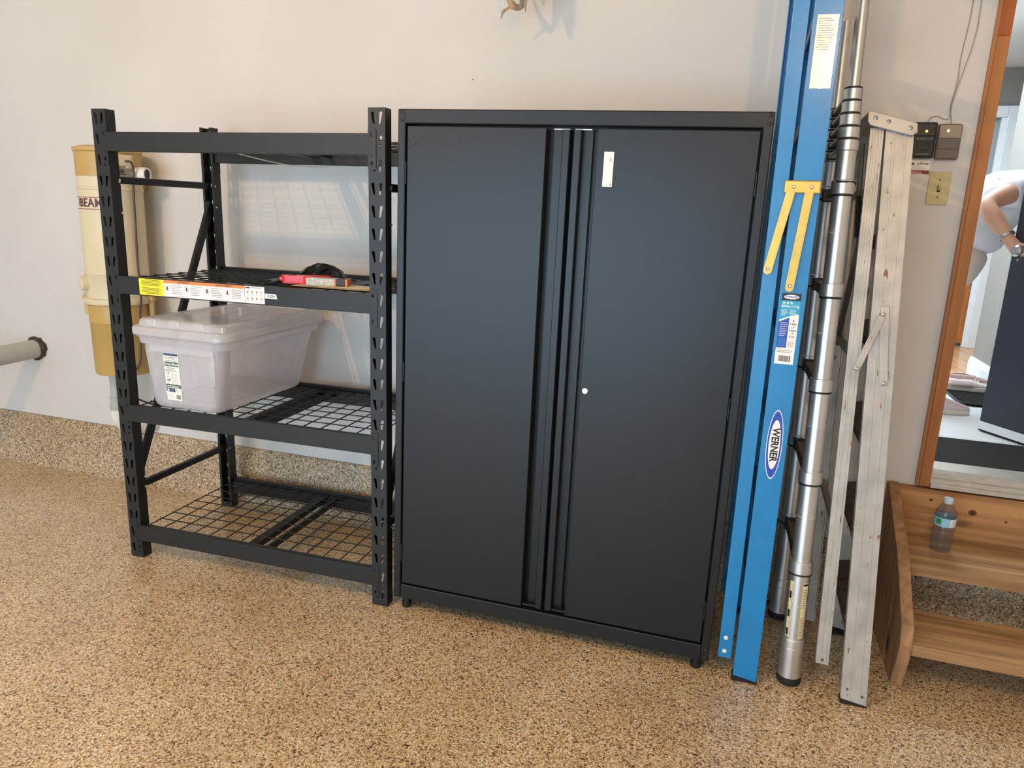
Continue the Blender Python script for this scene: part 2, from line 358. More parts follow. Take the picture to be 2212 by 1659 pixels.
class Art:
    """flat print: rectangles, discs and letters on a plane (o, ux, uy), each layer a hair above the last"""
    def __init__(s, o, ux, uy):
        s.o = Vector(o); s.u = Vector(ux).normalized(); s.w = Vector(uy).normalized(); s.n = s.u.cross(s.w).normalized(); s.mb = MB(); s.h = 0
    def P(s, x, y, h): return s.o+s.u*x+s.w*y+s.n*h
    def poly(s, pts, m, lay=1):
        s.mb.add([s.P(x, y, 0.0002+0.00025*lay) for x, y in pts], [tuple(range(len(pts)))], m); return s
    def rect(s, x0, y0, x1, y1, m, lay=1): return s.poly([(x0, y0), (x1, y0), (x1, y1), (x0, y1)], m, lay)
    def disc(s, x, y, rx, ry, m, lay=1, n=28, a0=0): return s.poly([(x+rx*math.cos(a0+2*PI*i/n), y+ry*math.sin(a0+2*PI*i/n)) for i in range(n)], m, lay)
    def ring(s, x, y, r, wd, m, bg, lay=1): s.disc(x, y, r, r, m, lay, 18); return s.disc(x, y, r-wd, r-wd, bg, lay+1, 18)
    def lines(s, x0, y0, x1, y1, n, m, lay=2, fill=0.45, ragged=0.35):
        st = (y1-y0)/n
        for i in range(n):
            s.rect(x0, y0+st*i, x1-(x1-x0)*ragged*random.random(), y0+st*(i+fill), m, lay)
        return s
    def text(s, body, x, y, size, m, lay=2, bold=0.0, rot=0.0, sx=1.0):
        me = text_mesh(body, size, bold)
        c, sn = math.cos(rot), math.sin(rot)
        vs = [s.P(x+(v.co.x*sx*c-v.co.y*sn), y+(v.co.x*sx*sn+v.co.y*c), 0.0002+0.00025*lay) for v in me.vertices]
        s.mb.add(vs, [tuple(p.vertices) for p in me.polygons], m); bpy.data.meshes.remove(me); return s
    def star(s, x, y, r, m, lay=2):
        return s.poly([(x+(r if i % 2 == 0 else r*0.42)*math.sin(PI*i/5), y+(r if i % 2 == 0 else r*0.42)*math.cos(PI*i/5)) for i in range(10)], m, lay)
    def bars(s, x0, y0, x1, y1, m, lay=2, n=18):
        x = x0; k = 0
        while x < x1:
            wd = (x1-x0)/n*random.choice((0.35, 0.5, 0.9)); s.rect(x, y0, min(x+wd, x1), y1, m, lay); x += wd+(x1-x0)/n*random.choice((0.35, 0.6))
        return s
    def build(s, name, parent=None): return s.mb.build(name, parent)

def smooth_path(pts, n=5):
    P = [Vector(p) for p in pts]; out = []
    for i in range(len(P)-1):
        a, b_, c, d = P[max(i-1, 0)], P[i], P[i+1], P[min(i+2, len(P)-1)]
        for k in range(n):
            t = k/n; out.append(0.5*((2*b_)+(c-a)*t+(2*a-5*b_+4*c-d)*t*t+(-a+3*b_-3*c+d)*t**3))
    out.append(P[-1]); return out

# ------------------------------------------------------------------ room shell
WY = 0.75; CEIL = 3.05; XL = -5.6; XR = 3.6; YF = -5.3; HZ = 0.60
fl = B().box((XL, YF, -0.1), (XR, 0.66, 0.0), M_floor); struct('floor', fl)
curb = B().prism([(0.648, -0.05), (0.648, 0.0), (0.662, 0.012), (0.684, 0.05), (0.706, 0.13), (0.733, 0.2585), (0.74, 0.2665), (0.87, 0.2665), (0.87, -0.05)], 0, XL, XR, M_curb)
tag(curb.build('trim_curb'), kind='structure')
tag(B().box((XL, 0.7535, 0.2600), (1.7, 0.80, 0.2674), mat('dark_seam', (60, 50, 42), 0.9, noise=0.4, nscale=50)).build('trim_seam'), kind='structure')  # dark mottled strip in the joint between wall and curb
DX0, DX1, DZ0, DZ1 = 1.795, 2.615, 0.548, 2.64
wb = B()
wb.box((XL, WY, 0.2675), (DX0-0.02, 0.87, CEIL), M_wall).box((DX1+0.02, WY, 0.2675), (XR, 0.87, CEIL), M_wall)
wb.box((DX0-0.02, WY, DZ1+0.02), (DX1+0.02, 0.87, CEIL), M_wall).box((DX0-0.02, WY, 0.2675), (DX1+0.02, 0.87, 0.54), M_wall)
struct('wall_back', wb)
struct('wall_left', B().box((XL-0.12, YF, 0), (XL, 0.87, CEIL), M_wall))
struct('wall_right', B().box((XR, YF, 0), (XR+0.12, 0.87, CEIL), M_wall))
wf = B().box((XL, YF-0.12, 0), (-3.7, YF, CEIL), M_wall).box((1.3, YF-0.12, 0), (XR, YF, CEIL), M_wall).box((-3.7, YF-0.12, 2.2), (1.3, YF, CEIL), M_wall)
struct('wall_front', wf)
struct('ceiling', B().box((XL-0.12, YF-0.12, CEIL), (XR+0.12, 0.87, CEIL+0.1), M_ceil))

# the house door: casing, sill and slab
dr = B()
dr.box((1.747, 0.728, DZ0), (1.760, 0.749, 2.70), M_casing)                       # stop of the casing towards the garage
dr.box((1.758, 0.722, DZ0), (DX0, 0.749, 2.15), M_casing)
door = struct('door_1', dr, bevel=0.002)
B().box((1.758, 0.722, 2.1505), (DX0, 0.749, 2.70), M_casing2).build('upper_casing', door, bevel=0.002)
B().box((DX1, 0.722, DZ0), (DX1+0.05, 0.749, 2.70), M_casing).build('right_casing', door, bevel=0.002)
B().box((1.747, 0.722, 2.7005), (DX1+0.05, 0.749, 2.75), M_casing).build('head_casing', door, bevel=0.002)
j = B().box((DX0-0.02, 0.75, DZ0), (DX0, 0.87, DZ1), M_casing).box((DX1, 0.75, DZ0), (DX1+0.02, 0.87, DZ1), M_casing).box((DX0-0.02, 0.75, DZ1), (DX1+0.02, 0.87, DZ1+0.02), M_casing)
j.build('jamb', door)
sill_m = mat('sill_aluminium', (206, 200, 190), 0.4, 0.55, noise=0.1, nscale=30)
sl = B().prism([(0.715, 0.548), (0.715, 0.562), (0.728, 0.566), (0.728, 0.580), (0.742, 0.584), (0.742, 0.603), (0.756, 0.612), (0.85, 0.617), (0.87, 0.606), (0.87, 0.548)], 0, DX0+0.001, DX1-0.001, sill_m)
sl.build('sill', door)
dv = Vector((2.168-2.60, 1.532-0.872, 0)); dl = dv.length; da = math.atan2(dv.y, dv.x)
slab = B().box((0, -0.022, 0.028), (dl, 0.022, 2.00), M_door).build('slab', door, bevel=0.002); slab.location = (2.60, 0.872, HZ); slab.rotation_euler = (0, 0, da)
B().box((0.0, -0.0235, 0.012), (dl+0.001, 0.0235, 0.05), M_white).build('sweep', slab)
B().box((0.0, -0.02, 0.004), (dl, 0.02, 0.012), M_rub).build('sweep_fin', slab)
B().lathe([(0.026, 0), (0.024, 0.006), (0.011, 0.010), (0.011, 0.030), (0.023, 0.038), (0.025, 0.050), (0.018, 0.060)], (dl-0.06, 0.022, 0.835), (0, 1, 0), M_steel).build('knob', slab, smooth=True)

# hall behind the door
hf = B().box((0.9, 0.87, HZ-0.05), (XR, 3.10, HZ-0.004), M_grout)
hall = struct('floor_hall', hf)
i = 0
for ty in range(6):
    for tx in range(8):
        x0 = 1.35+tx*0.305; y0 = 1.02+ty*0.42-0.10
        o = B().box((x0+0.002, y0+0.002, HZ-0.02), (x0+0.303, min(y0+0.418, 3.10), HZ), M_tile).build('tile', hall, bevel=0.001)
of = B().box((0.9, 3.10, HZ-0.05), (XR, 5.0, HZ-0.006), M_grout); oak = struct('floor_oak', of)
for k in range(18):
    x0 = 1.4+k*0.12
    B().box((x0+0.0008, 3.10, HZ-0.01), (x0+0.1192, 4.40, HZ), M_oak).build('plank', oak)
struct('wall_hall_far', B().box((0.9, 4.40, HZ-0.05), (2.50, 4.5, 2.75), M_hall).box((2.86, 4.40, HZ-0.05), (XR, 4.5, 2.75), M_hall).box((2.50, 4.40, 2.38), (2.86, 4.5, 2.75), M_hall))
struct('wall_hall_right', B().box((2.50, 2.10, HZ-0.05), (2.64, 3.10, 2.74), M_hall))
struct('wall_hall_left', B().box((0.88, 0.87, HZ-0.05), (0.98, 4.45, 2.74), M_hall))
struct('wall_hall_side', B().box((XR-0.3, 0.87, HZ-0.05), (XR-0.2, 4.45, 2.74), M_hall))
struct('ceiling_hall', B().box((0.9, 0.87, 2.72), (XR, 4.5, 2.8), M_ceil))
bb = B().prism([(2.50, HZ), (2.482, HZ), (2.482, HZ+0.085), (2.487, HZ+0.095), (2.487, HZ+0.105), (2.494, HZ+0.118), (2.50, HZ+0.118)], 1, 2.10, 3.115, M_white)
bb = B(); prof = [(2.50, HZ), (2.482, HZ), (2.482, HZ+0.085), (2.487, HZ+0.095), (2.487, HZ+0.105), (2.494, HZ+0.118), (2.50, HZ+0.118)]
n = len(prof); bb.add([(x, 2.10, z) for x, z in prof]+[(x, 3.115, z) for x, z in prof], [tuple(range(n)), tuple(range(2*n-1, n-1, -1))]+[(k, (k+1) % n, (k+1) % n+n, k+n) for k in range(n)], M_white)
struct('baseboard_hall', bb)
d2 = B().box((2.745, 4.36, HZ), (2.775, 4.40, 2.36), M_white).box((2.775, 4.34, HZ), (2.865, 4.40, 2.44), M_white).box((2.46, 4.34, 2.36), (2.7745, 4.40, 2.44), M_white).box((2.46, 4.34, HZ), (2.49, 4.40, 2.3595), M_white)
door2 = struct('door_2', d2, bevel=0.004)
B().box((2.491, 4.43, HZ+0.005), (2.78, 4.47, 2.37), mat('hall_door_grey', (158, 166, 168), 0.5, noise=0.04)).build('slab', door2)
B().box((2.691, 4.37, HZ+0.06), (2.744, 4.40, 1.12), M_casing).box((2.681, 4.36, HZ+0.03), (2.744, 4.405, HZ+0.0595), M_casing).build('wood_gate', door2, bevel=0.003)

# ------------------------------------------------------------------ storage rack
RWh, RDh, PW, PD, RH = 0.6079, 0.3186, 0.0631, 0.0466, 1.83
rack = thing('storage_rack', 'tall black steel storage rack with four wire mesh shelves, left of the cabinet', 'shelf', (-0.7634, RDh, 0), (0.0029, -0.0033, 0.0226))
def slot(cx, cz, lean):
    pts = []; h = 0.0205
    for k in range(7): a = PI*k/6; pts.append((0.0056*math.cos(a), h-0.0056+0.0056*math.sin(a)))
    for k in range(7): a = PI+PI*k/6; pts.append((0.0030*math.cos(a), -h+0.0030+0.0030*math.sin(a)))
    c, s_ = math.cos(lean), math.sin(lean)
    return [(cx+x*c-z*s_, cz+x*s_+z*c) for x, z in pts]
holes = []
for k in range(24):
    z = 1.797-k*0.0762
    if z < 0.02: break
    holes.append(slot(0.0185, z, 0.16)); holes.append(slot(PW-0.0185, z, -0.16))
front = plate_mesh([(0, 0), (PW, 0), (PW, RH), (0, RH)], holes, 0.0018)
def post_mb():
    b = MB(); T = 0.0018
    b.mesh(front, Matrix(((1, 0, 0, 0), (0, 0, -1, T/2), (0, 1, 0, 0), (0, 0, 0, 1))), M_rack)
    b.box((0, T, 0), (T, PD, RH), M_rack).box((PW-T, T, 0), (PW, PD, RH), M_rack)
    b.box((T, PD-T, 0), (0.012, PD, RH), M_rack).box((PW-0.012, PD-T, 0), (PW-T, PD, RH), M_rack)
    return b
p0 = post_mb().build('post', rack); p0.location = (-RWh, -RDh, 0)
for (x, y, rz) in ((RWh-PW, -RDh, 0), (-RWh+PW, RDh, PI), (RWh, RDh, PI)):
    q = dup(p0, rack); q.location = (x, y, 0); q.rotation_euler = (0, 0, rz)
for (x, y) in ((-RWh, -RDh), (RWh-PW, -RDh), (-RWh, RDh-PD), (RWh-PW, RDh-PD)):
    B().box((x-0.001, y-0.001, 0.0), (x+PW+0.001, y+PD+0.001, 0.028), M_blk).build('post_foot', rack, bevel=0.002)
BT = (1.748, 1.209, 0.684, 0.152); BH = 0.070
brk = plate_mesh([(0, 0.004), (0.004, 0), (0.026, 0), (0.030, 0.004), (0.030, 0.128), (0.026, 0.132), (0, 0.132)],
                 [[(0.010, 0.106), (0.017, 0.108), (0.017, 0.122), (0.010, 0.120)], [(0.010, 0.012), (0.017, 0.014), (0.017, 0.028), (0.010, 0.026)], [(0.0135+0.003*math.cos(a), 0.046+0.003*math.sin(a)) for a in [PI*k/4 for k in range(8)]]], 0.0022)
for si, zt in enumerate(BT):
    for side in (-1, 1):                                    # front and rear beam
        yf = side*RDh
        b = MB(); x0 = -RWh+PW-0.002; x1 = RWh-PW+0.002
        ya, yb = (yf-0.003, yf+0.034) if side < 0 else (yf-0.034, yf+0.003)
        yi = yb if side < 0 else ya
        yo = ya if side < 0 else yb
        b.box((x0, min(yo, yo-side*0.022), zt-BH), (x1, max(yo, yo-side*0.022), zt), M_rack)            # outer box
        b.box((x0, min(yi, yi+side*0.0145), zt-BH), (x1, max(yi, yi+side*0.0145), zt-0.014), M_rack)      # ledge that carries the mesh
        beam = b.build('beam', rack, bevel=0.0015)
        for e in (-1, 1):
            bb_ = MB(); sx = 1 if e > 0 else -1
            M = Matrix(((sx, 0, 0, x1-0.002 if e > 0 else x0+0.002), (0, 0, -1 if side < 0 else 1, yf+side*0.0014), (0, 1, 0, zt-0.118), (0, 0, 0, 1)))
            bb_.mesh(brk, M, M_rack); bb_.build('connector', beam)
    # wire mesh deck
    zm = zt-0.012; dk = MB()
    nx = 14; xs = [-RWh+PW+0.008+k*(2*(RWh-PW)-0.016)/nx for k in range(nx+1)]
    for x in xs: dk.cyl((x, -RDh+0.026, zm), (x, RDh-0.026, zm), 0.0025, M_rack, 6)
    ny = 8; ys = [-RDh+0.03+k*(2*RDh-0.06)/ny for k in range(ny+1)]
    for y in ys: dk.cyl((xs[0], y, zm+0.005), (xs[-1], y, zm+0.005), 0.0025, M_rack, 6)
    tag(dk.build('mesh_deck', rack, smooth=True), kind='stuff')
    for xc, wd in ((-0.028, 0.042), (0.045, 0.016)):        # cross supports under the mesh
        B().box((xc-wd/2, -RDh+0.024, zm-0.030), (xc+wd/2, RDh-0.024, zm-0.004), M_rack).build('cross_support', rack, bevel=0.002)
for sx in (-1, 1):                                           # end frames
    xc = sx*(RWh-0.030)
    for z in (1.575, 0.315):
        B().bar((xc, -RDh+PD-0.01, z), (xc, RDh-PD+0.01, z), 0.022, 0.028, M_rack).build('end_brace', rack, bevel=0.003)
    B().bar((xc+sx*0.001, RDh-PD+0.012, 1.50), (xc+sx*0.001, -RDh+PD-0.012, 0.34), 0.018, 0.036, M_rack, up=(0, 1, 0.5)).build('diagonal_brace', rack, bevel=0.003)
    for z, y in ((1.575, -RDh+PD-0.004), (1.568, -RDh+PD-0.006), (1.45, -RDh+PD-0.004), (0.315, -RDh+PD-0.004), (0.36, -RDh+PD-0.004), (1.575, RDh-PD+0.006), (1.48, RDh-PD+0.006), (0.315, RDh-PD+0.006)):
        xo = xc+0.030*1 if sx < 0 else xc+0.030
        B().lathe([(0.005, 0), (0.005, 0.002), (0.003, 0.004)], ((-RWh+PW) if sx < 0 else RWh, y, z), (1, 0, 0), M_steel, 8).build('rivet', rack)
# printed labels on the second beam
fb = rack; yl = -RDh-0.0032; zl0 = BT[1]-BH+0.004; zl1 = BT[1]-0.003; H = zl1-zl0
A = Art((-0.448, yl, zl0), (1, 0, 0), (0, 0, 1))
A.rect(0, 0, 0.1155, H, M_yel, 0); 
for k in range(11):
    if k != 5: A.rect(0.012 if k % 5 else 0.03, 0.006+k*0.0052, 0.104-0.02*random.random(), 0.0078+k*0.0052, M_ink, 1)
A.build('yellow_instruction_label', rack)['label'] = 'yellow instruction label'
for x0, wn in ((-0.332, 'WARNING'), (-0.150, 'AVERTISSEMENT')):
    A = Art((x0, yl, zl0), (1, 0, 0), (0, 0, 1)); W_ = 0.1815
    A.rect(0, 0, W_, H, M_paper, 0).rect(0, H-0.0115, W_, H, M_org, 1).text('▲ '+wn, W_/2, H-0.006, 0.0085, M_ink, 2, 0.0002)
    for cx, sgn in ((0.016, '!'), (0.106, '×')):
        A.ring(cx, 0.034, 0.0115, 0.0012, M_redink, M_paper, 1)
        A.rect(cx-0.003, 0.028, cx+0.003, 0.040, M_ink, 3).rect(cx-0.005, 0.026, cx+0.005, 0.029, M_ink, 3)
        A.lines(cx+0.018, 0.012, cx+0.070, 0.050, 6, M_grey_ink, 2, 0.3)
    A.lines(0.04, 0.003, 0.12, 0.008, 1, M_grey_ink, 2, 0.3)
    A.build('warning_label', rack)['label'] = 'white warning label with orange header'
A = Art((0.033, yl, zl0), (1, 0, 0), (0, 0, 1)); A.rect(0, 0, 0.084, H, M_paper, 0).rect(0.003, H-0.008, 0.022, H-0.003, M_ink, 1).rect(0.026, H-0.006, 0.07, H-0.004, M_grey_ink, 1)
for k in range(4):
    for r_ in range(2):
        cx, cz = 0.012+k*0.0195, 0.042-r_*0.024
        A.ring(cx, cz, 0.0062, 0.0008, M_redink if k+r_*2 < 5 else M_grey_ink, M_paper, 1); A.rect(cx-0.002, cz-0.003, cx+0.002, cz+0.003, M_ink if k < 3 else M_redink, 3); A.lines(cx-0.006, cz-0.012, cx+0.006, cz-0.008, 2, M_grey_ink, 2)
A.build('pictogram_label', rack)['label'] = 'white label of red pictograms'
A = Art((0.119, yl, zl0+0.022), (1, 0, 0), (0, 0, 1)); A.poly([(0, 0), (0.052, 0), (0.047, 0.018), (0, 0.018)], M_paper, 0).text('15224', 0.0245, 0.009, 0.0135, M_ink, 1, 0.0002); A.build('number_label', rack)['label'] = 'small white tag reading 15224'
tie = B().tube(smooth_path([(-0.03, -RDh+0.05, 1.684), (0.05, -RDh+0.20, 1.659), (0.09, -RDh+0.34, 1.655), (0.12, -RDh+0.47, 1.664)], 5), 0.0018, M_pvcw, 6).build('wire_tie'); tie.matrix_world = Matrix.Translation((-0.7634, RDh, 0)) @ Euler((0.0029, -0.0033, 0.0226)).to_matrix().to_4x4()
tag(tie, 'thin white plastic tie hanging in a curve under the top rack shelf', 'tie')

# ------------------------------------------------------------------ cabinet
CWh = 0.589; CD = 0.48; CB, CT = 0.0502, 1.8223
cab = thing('storage_cabinet', 'tall charcoal steel two-door cabinet beside the wire rack', 'cabinet', (0.4684, 0.021, 0), (0.0018, 0.0076, 0.0165))
body = B().box((-CWh, 0.018, CB), (-CWh+0.012, CD, CT-0.002), M_cab).box((CWh-0.012, 0.018, CB), (CWh, CD, CT-0.002), M_cab).box((-CWh+0.012, CD-0.012, CB), (CWh-0.012, CD, CT-0.002), M_cab)
body.box((-CWh+0.012, 0.06, CB), (CWh-0.012, CD-0.012, CB+0.04), M_cab).box((-CWh+0.012, 0.02, CT-0.03), (CWh-0.012, CD-0.012, CT-0.002), M_cab).box((-CWh+0.012, 0.062, CB+0.04), (CWh-0.012, 0.07, CT-0.03), M_cab_in)
body.build('body', cab, bevel=0.002)
B().box((-CWh, 0, CT-0.046), (CWh, 0.03, CT), M_cab).build('top_rail', cab, bevel=0.004)
B().box((-CWh+0.0285, 0.0005, CB), (CWh-0.0285, 0.03, CB+0.056), M_cab).build('bottom_rail', cab, bevel=0.0025)
for sx in (-1, 1):
    x = sx*(CWh-0.014)
    B().box((x-0.014, -0.0012, CB), (x+0.014, 0.03, CT-0.0005), M_cab).build('stile', cab, bevel=0.004)
    for z in (CT-0.010, CT-0.034, CB+0.012, CB+0.040):
        s_ = B().lathe([(0.0062, 0), (0.0062, 0.0012), (0.0045, 0.0024), (0.0028, 0.0026), (0.0022, 0.0010)], (x+0.001, -0.0012, z), (0, -1, 0), M_blk, 14).build('screw', cab, smooth=True)
    for z in (1.62, 0.94, 0.24):
        B().cyl((sx*(CWh-0.031), -0.001, z-0.035), (sx*(CWh-0.031), -0.001, z+0.035), 0.003, M_cab, 10).build('hinge', cab, smooth=True)
DB, DT = CB+0.064, CT-0.053
for sx in (-1, 1):
    # door panel and its full-height finger pull, the outline seen from above
    xo, xi = CWh-0.0335, 0.081
    d = B().box((min(sx*xo, sx*xi), 0.001, DB), (max(sx*xo, sx*xi), 0.022, DT), M_cab).build('door', cab, bevel=0.0022)
    pr = [(0.081, 0.022), (0.081, 0.050), (0.062, 0.050), (0.062, 0.030), (0.032, 0.030), (0.030, 0.004), (0.028, 0.002), (0.008, 0.002), (0.006, 0.004), (0.006, 0.058), (0.083, 0.058), (0.083, 0.022)]
    mb = MB()
    ps = [(sx*x, y) for x, y in pr]
    mb.prism(ps, 2, DB+0.004, DT-0.004, M_cab); h_ = mb.build('pull_channel', d)
    B().box((min(sx*0.008, sx*0.060), 0.012, DT-0.0038), (max(sx*0.008, sx*0.060), 0.030, DT-0.0010), M_white).build('glint_cap', h_)  # cap coloured white to paint in the light reflected at the channel top
    B().box((min(sx*0.031, sx*0.080), 0.010, DB+0.003), (max(sx*0.031, sx*0.080), 0.05, DB+0.010), M_cab_in).build('channel_base', h_)
    if sx > 0:
        B().lathe([(0.0105, 0), (0.0105, 0.003), (0.009, 0.0045), (0.0035, 0.0045), (0.003, 0.003)], (0.0985, 0.001, 0.945), (0, -1, 0), M_steel, 20).build('lock', d, smooth=True)
        A = Art((0.106, 0.0005, 1.598), (1, 0, 0), (0, 0, 1)); k_ = B().box((0.106, -0.0035, 1.598), (0.137, 0.001, 1.702), M_paper).build('white_tag', d, bevel=0.0015); k_['label'] = 'white plastic tag'
        A = Art((0.106, -0.0036, 1.598), (1, 0, 0), (0, 0, 1)); A.ring(0.016, 0.074, 0.007, 0.0005, M_grey_ink, M_paper).ring(0.016, 0.044, 0.006, 0.0005, M_grey_ink, M_paper).lines(0.022, 0.004, 0.029, 0.011, 3, M_ink).rect(0.021, 0.076, 0.024, 0.084, M_grey_ink, 2)
        A.build('tag_print', k_)
    else:
        me = text_mesh('MASTERCRAFT', 0.0255, 0.0004, 0.0006, spacing=0.92); mb = MB()
        mb.mesh(me, Matrix(((0.93, 0.22, 0, -0.457), (0, 0, -1, 0.0008), (0, 1, 0, 1.716), (0, 0, 0, 1))), M_blk)
        me2 = text_mesh('®', 0.010, 0, 0.0006); mb.mesh(me2, Matrix(((1, 0, 0, -0.367), (0, 0, -1, 0.0008), (0, 1, 0, 1.724), (0, 0, 0, 1))), M_blk)
        mb.build('embossed_lettering', d)
for sx in (-1, 1):
    for y in (0.035, CD-0.05):
        B().lathe([(0.014, 0.07), (0.014, 0.022), (0.019, 0.018), (0.0195, 0.006), (0.0165, 0.0)], (sx*(CWh-0.040), y, 0.001), (0, 0, 1), M_blk, 18).build('levelling_foot', cab, smooth=True)

# ------------------------------------------------------------------ clear storage bin on the third shelf
bz = 0.686; bcx, bcy = -1.035, 0.315
binr = thing('storage_bin', 'clear milky plastic storage bin with a lid, on the third rack shelf', 'bin', (bcx, bcy, bz), (0, 0, 0.0))
b = MB()
b.loft([(0.0, 0.150, 0.282, 0.04, -0.012, -0.020), (0.010, 0.161, 0.292, 0.045, -0.012, -0.020), (0.03, 0.165, 0.296, 0.045, -0.012, -0.020), (0.245, 0.196, 0.322, 0.05, -0.004, -0.006), (0.262, 0.199, 0.325, 0.05, 0, 0),
        (0.263, 0.216, 0.338, 0.055, 0, 0), (0.288, 0.219, 0.341, 0.055, 0, 0), (0.290, 0.224, 0.346, 0.055, 0, 0), (0.300, 0.225, 0.347, 0.055, 0, 0)], M_bin)
tub = b.build('tub', binr, smooth=True, solid=0.002)
l = MB()
l.loft([(0.296, 0.229, 0.352, 0.055, 0, 0), (0.300, 0.233, 0.356, 0.055, 0, 0), (0.322, 0.233, 0.356, 0.055, 0, 0), (0.329, 0.229, 0.352, 0.055, 0, 0), (0.331, 0.216, 0.338, 0.05, 0, 0),
        (0.352, 0.212, 0.333, 0.05, 0, 0), (0.357, 0.206, 0.327, 0.05, 0, 0), (0.358, 0.180, 0.300, 0.04, 0, 0), (0.349, 0.176, 0.296, 0.04, 0, 0)], M_lid, bottom=False, top=True)
lid = l.build('lid', binr, smooth=True, solid=0.002)
for x in (-0.125, -0.015, 0.10):
    B().box((x-0.028, -0.341, 0.331), (x+0.028, -0.305, 0.363), M_lid).build('lid_tab', lid, bevel=0.009)
B().box((-0.055, -0.02, 0.350), (-0.035, 0.16, 0.385), M_lid).box((0.035, -0.02, 0.350), (0.055, 0.16, 0.385), M_lid).box((-0.035, 0.142, 0.350), (0.035, 0.158, 0.385), M_lid).build('lid_handle', lid, bevel=0.004)
# moulded front panels and skirt of the tub
sk = (0.328-0.316)/0.215
def fy(z): return -0.316-(z-0.03)*sk-0.0015
for x0, x1, z0, z1 in ((-0.155, -0.080, 0.13, 0.24), (0.062, 0.150, 0.12, 0.24)):
    B().bar((x0, fy(z0), z0), (x1, fy(z0), z0), 0.004, 0.002, M_lid).bar((x0, fy(z0), z0), (x0-0.008, fy(z1), z1), 0.004, 0.002, M_lid, up=(0, 1, 0)).bar((x1, fy(z0), z0), (x1+0.008, fy(z1), z1), 0.004, 0.002, M_lid, up=(0, 1, 0)).build('moulded_rib', tub)
B().box((-0.14, fy(0.25)-0.007, 0.232), (0.16, fy(0.25)+0.002, 0.264), M_bin).build('rim_skirt', tub, bevel=0.006)
A = Art((-0.084, fy(0.038)-0.001, 0.038), (1, 0, 0), (0, -sk, 1)); LW, LH = 0.072, 0.196
A.rect(0, 0, LW, LH, M_paper, 0)
A.rect(0.002, LH-0.013, LW-0.002, LH-0.003, mat('label_photo', (70, 96, 116), 0.5, noise=0.4, nscale=300), 1).lines(0.004, LH-0.026, LW-0.004, LH-0.015, 2, M_grey_ink, 1)
A.text('COMMERCIAL GRADE', LW/2, LH-0.033, 0.0058, M_ink, 1, 0.0001)
A.rect(0.002, LH-0.056, LW-0.002, LH-0.038, M_green, 1).text('GreenMade', LW/2, LH-0.047, 0.0150, M_paper, 2, 0.0003).lines(0.012, LH-0.064, LW-0.012, LH-0.059, 1, M_ink, 1, 0.5)
A.lines(0.003, LH-0.074, LW-0.003, LH-0.066, 2, M_grey_ink, 1).rect(0, LH-0.0765, LW, LH-0.0755, M_ink, 1)
A.text('17', 0.014, LH-0.087, 0.0165, M_ink, 1, 0.0003).lines(0.006, LH-0.101, 0.023, LH-0.096, 2, M_grey_ink, 1).text('64', 0.016, LH-0.113, 0.0165, M_ink, 1, 0.0003).lines(0.007, LH-0.126, 0.024, LH-0.121, 2, M_grey_ink, 1)
A.lines(0.028, LH-0.128, LW-0.003, LH-0.080, 10, M_grey_ink, 1, 0.25)
A.rect(0.001, LH-0.146, LW-0.001, LH-0.130, M_green, 1).lines(0.005, LH-0.144, LW-0.004, LH-0.132, 2, M_paper, 2, 0.4, 0.1).rect(0.001, LH-0.162, 0.042, LH-0.147, M_navy, 1).rect(0.004, LH-0.160, 0.013, LH-0.150, M_paper, 2).lines(0.016, LH-0.160, 0.040, LH-0.149, 4, M_grey_ink, 2)
A.lines(0.046, LH-0.160, 0.055, LH-0.149, 3, M_grey_ink, 1).ring(0.064, LH-0.154, 0.004, 0.0008, M_green, M_paper, 1)
A.lines(0.004, 0.006, 0.038, 0.028, 6, M_grey_ink, 1, 0.2).bars(0.044, 0.006, 0.066, 0.024, M_ink, 1, 14)
A.build('paper_label', tub)['label'] = 'white and green paper label'

# ------------------------------------------------------------------ things on the second shelf
SZ = BT[1]-0.0045
bag = MB(); gx = 34; gy = 16
def bagz(u, v):
    h = 0.062*math.exp(-((u-0.50)/0.20)**2)*math.exp(-((v-0.45)/0.26)**2)+0.022*math.exp(-((u-0.68)/0.10)**2)*math.exp(-((v-0.4)/0.3)**2)
    cr = abs(math.sin(u*17+v*9))*0.010+abs(math.sin(u*29-v*15+1))*0.006
    return SZ+0.003+h+cr*math.sin(PI*u)**0.6*math.sin(PI*v)**0.6
vs = [(-0.80+0.40*i/gx, 0.20+0.22*jj/gy+0.018*math.sin(i*0.9), bagz(i/gx, jj/gy)) for jj in range(gy+1) for i in range(gx+1)]
bag.add(vs, [(jj*(gx+1)+i, jj*(gx+1)+i+1, (jj+1)*(gx+1)+i+1, (jj+1)*(gx+1)+i) for jj in range(gy) for i in range(gx)], M_bag)
o = bag.build('plastic_bag', None, solid=0.0006); tag(o, 'crumpled thin black plastic bag on the second rack shelf', 'bag')
kn = thing('utility_knife', 'red plastic tool handle with an oval finger hole on the second shelf', 'tool', (-0.555, 0.120, SZ+0.010), (0, 0, 0.42))
outl = [(-0.085, 0.012), (-0.075, -0.004), (-0.05, -0.012), (0.0, -0.016), (0.05, -0.012), (0.09, 0.0), (0.105, 0.016), (0.09, 0.03), (0.05, 0.036), (0.02, 0.034), (-0.02, 0.026), (-0.06, 0.024), (-0.082, 0.022)]
hole = [(0.02+0.038*math.cos(a)+0.018, 0.012+0.0105*math.sin(a)) for a in [2*PI*k/16 for k in range(16)]]
b = MB(); b.mesh(plate_mesh(outl, [hole], 0.030), Matrix.Translation((0, 0, 0.016)), M_red); b.build('handle', kn, bevel=0.004)
B().box((-0.06, -0.002, 0.031), (-0.03, 0.008, 0.0335), mat('dark_red_plastic', (120, 20, 22), 0.4)).build('slider', kn, bevel=0.001)
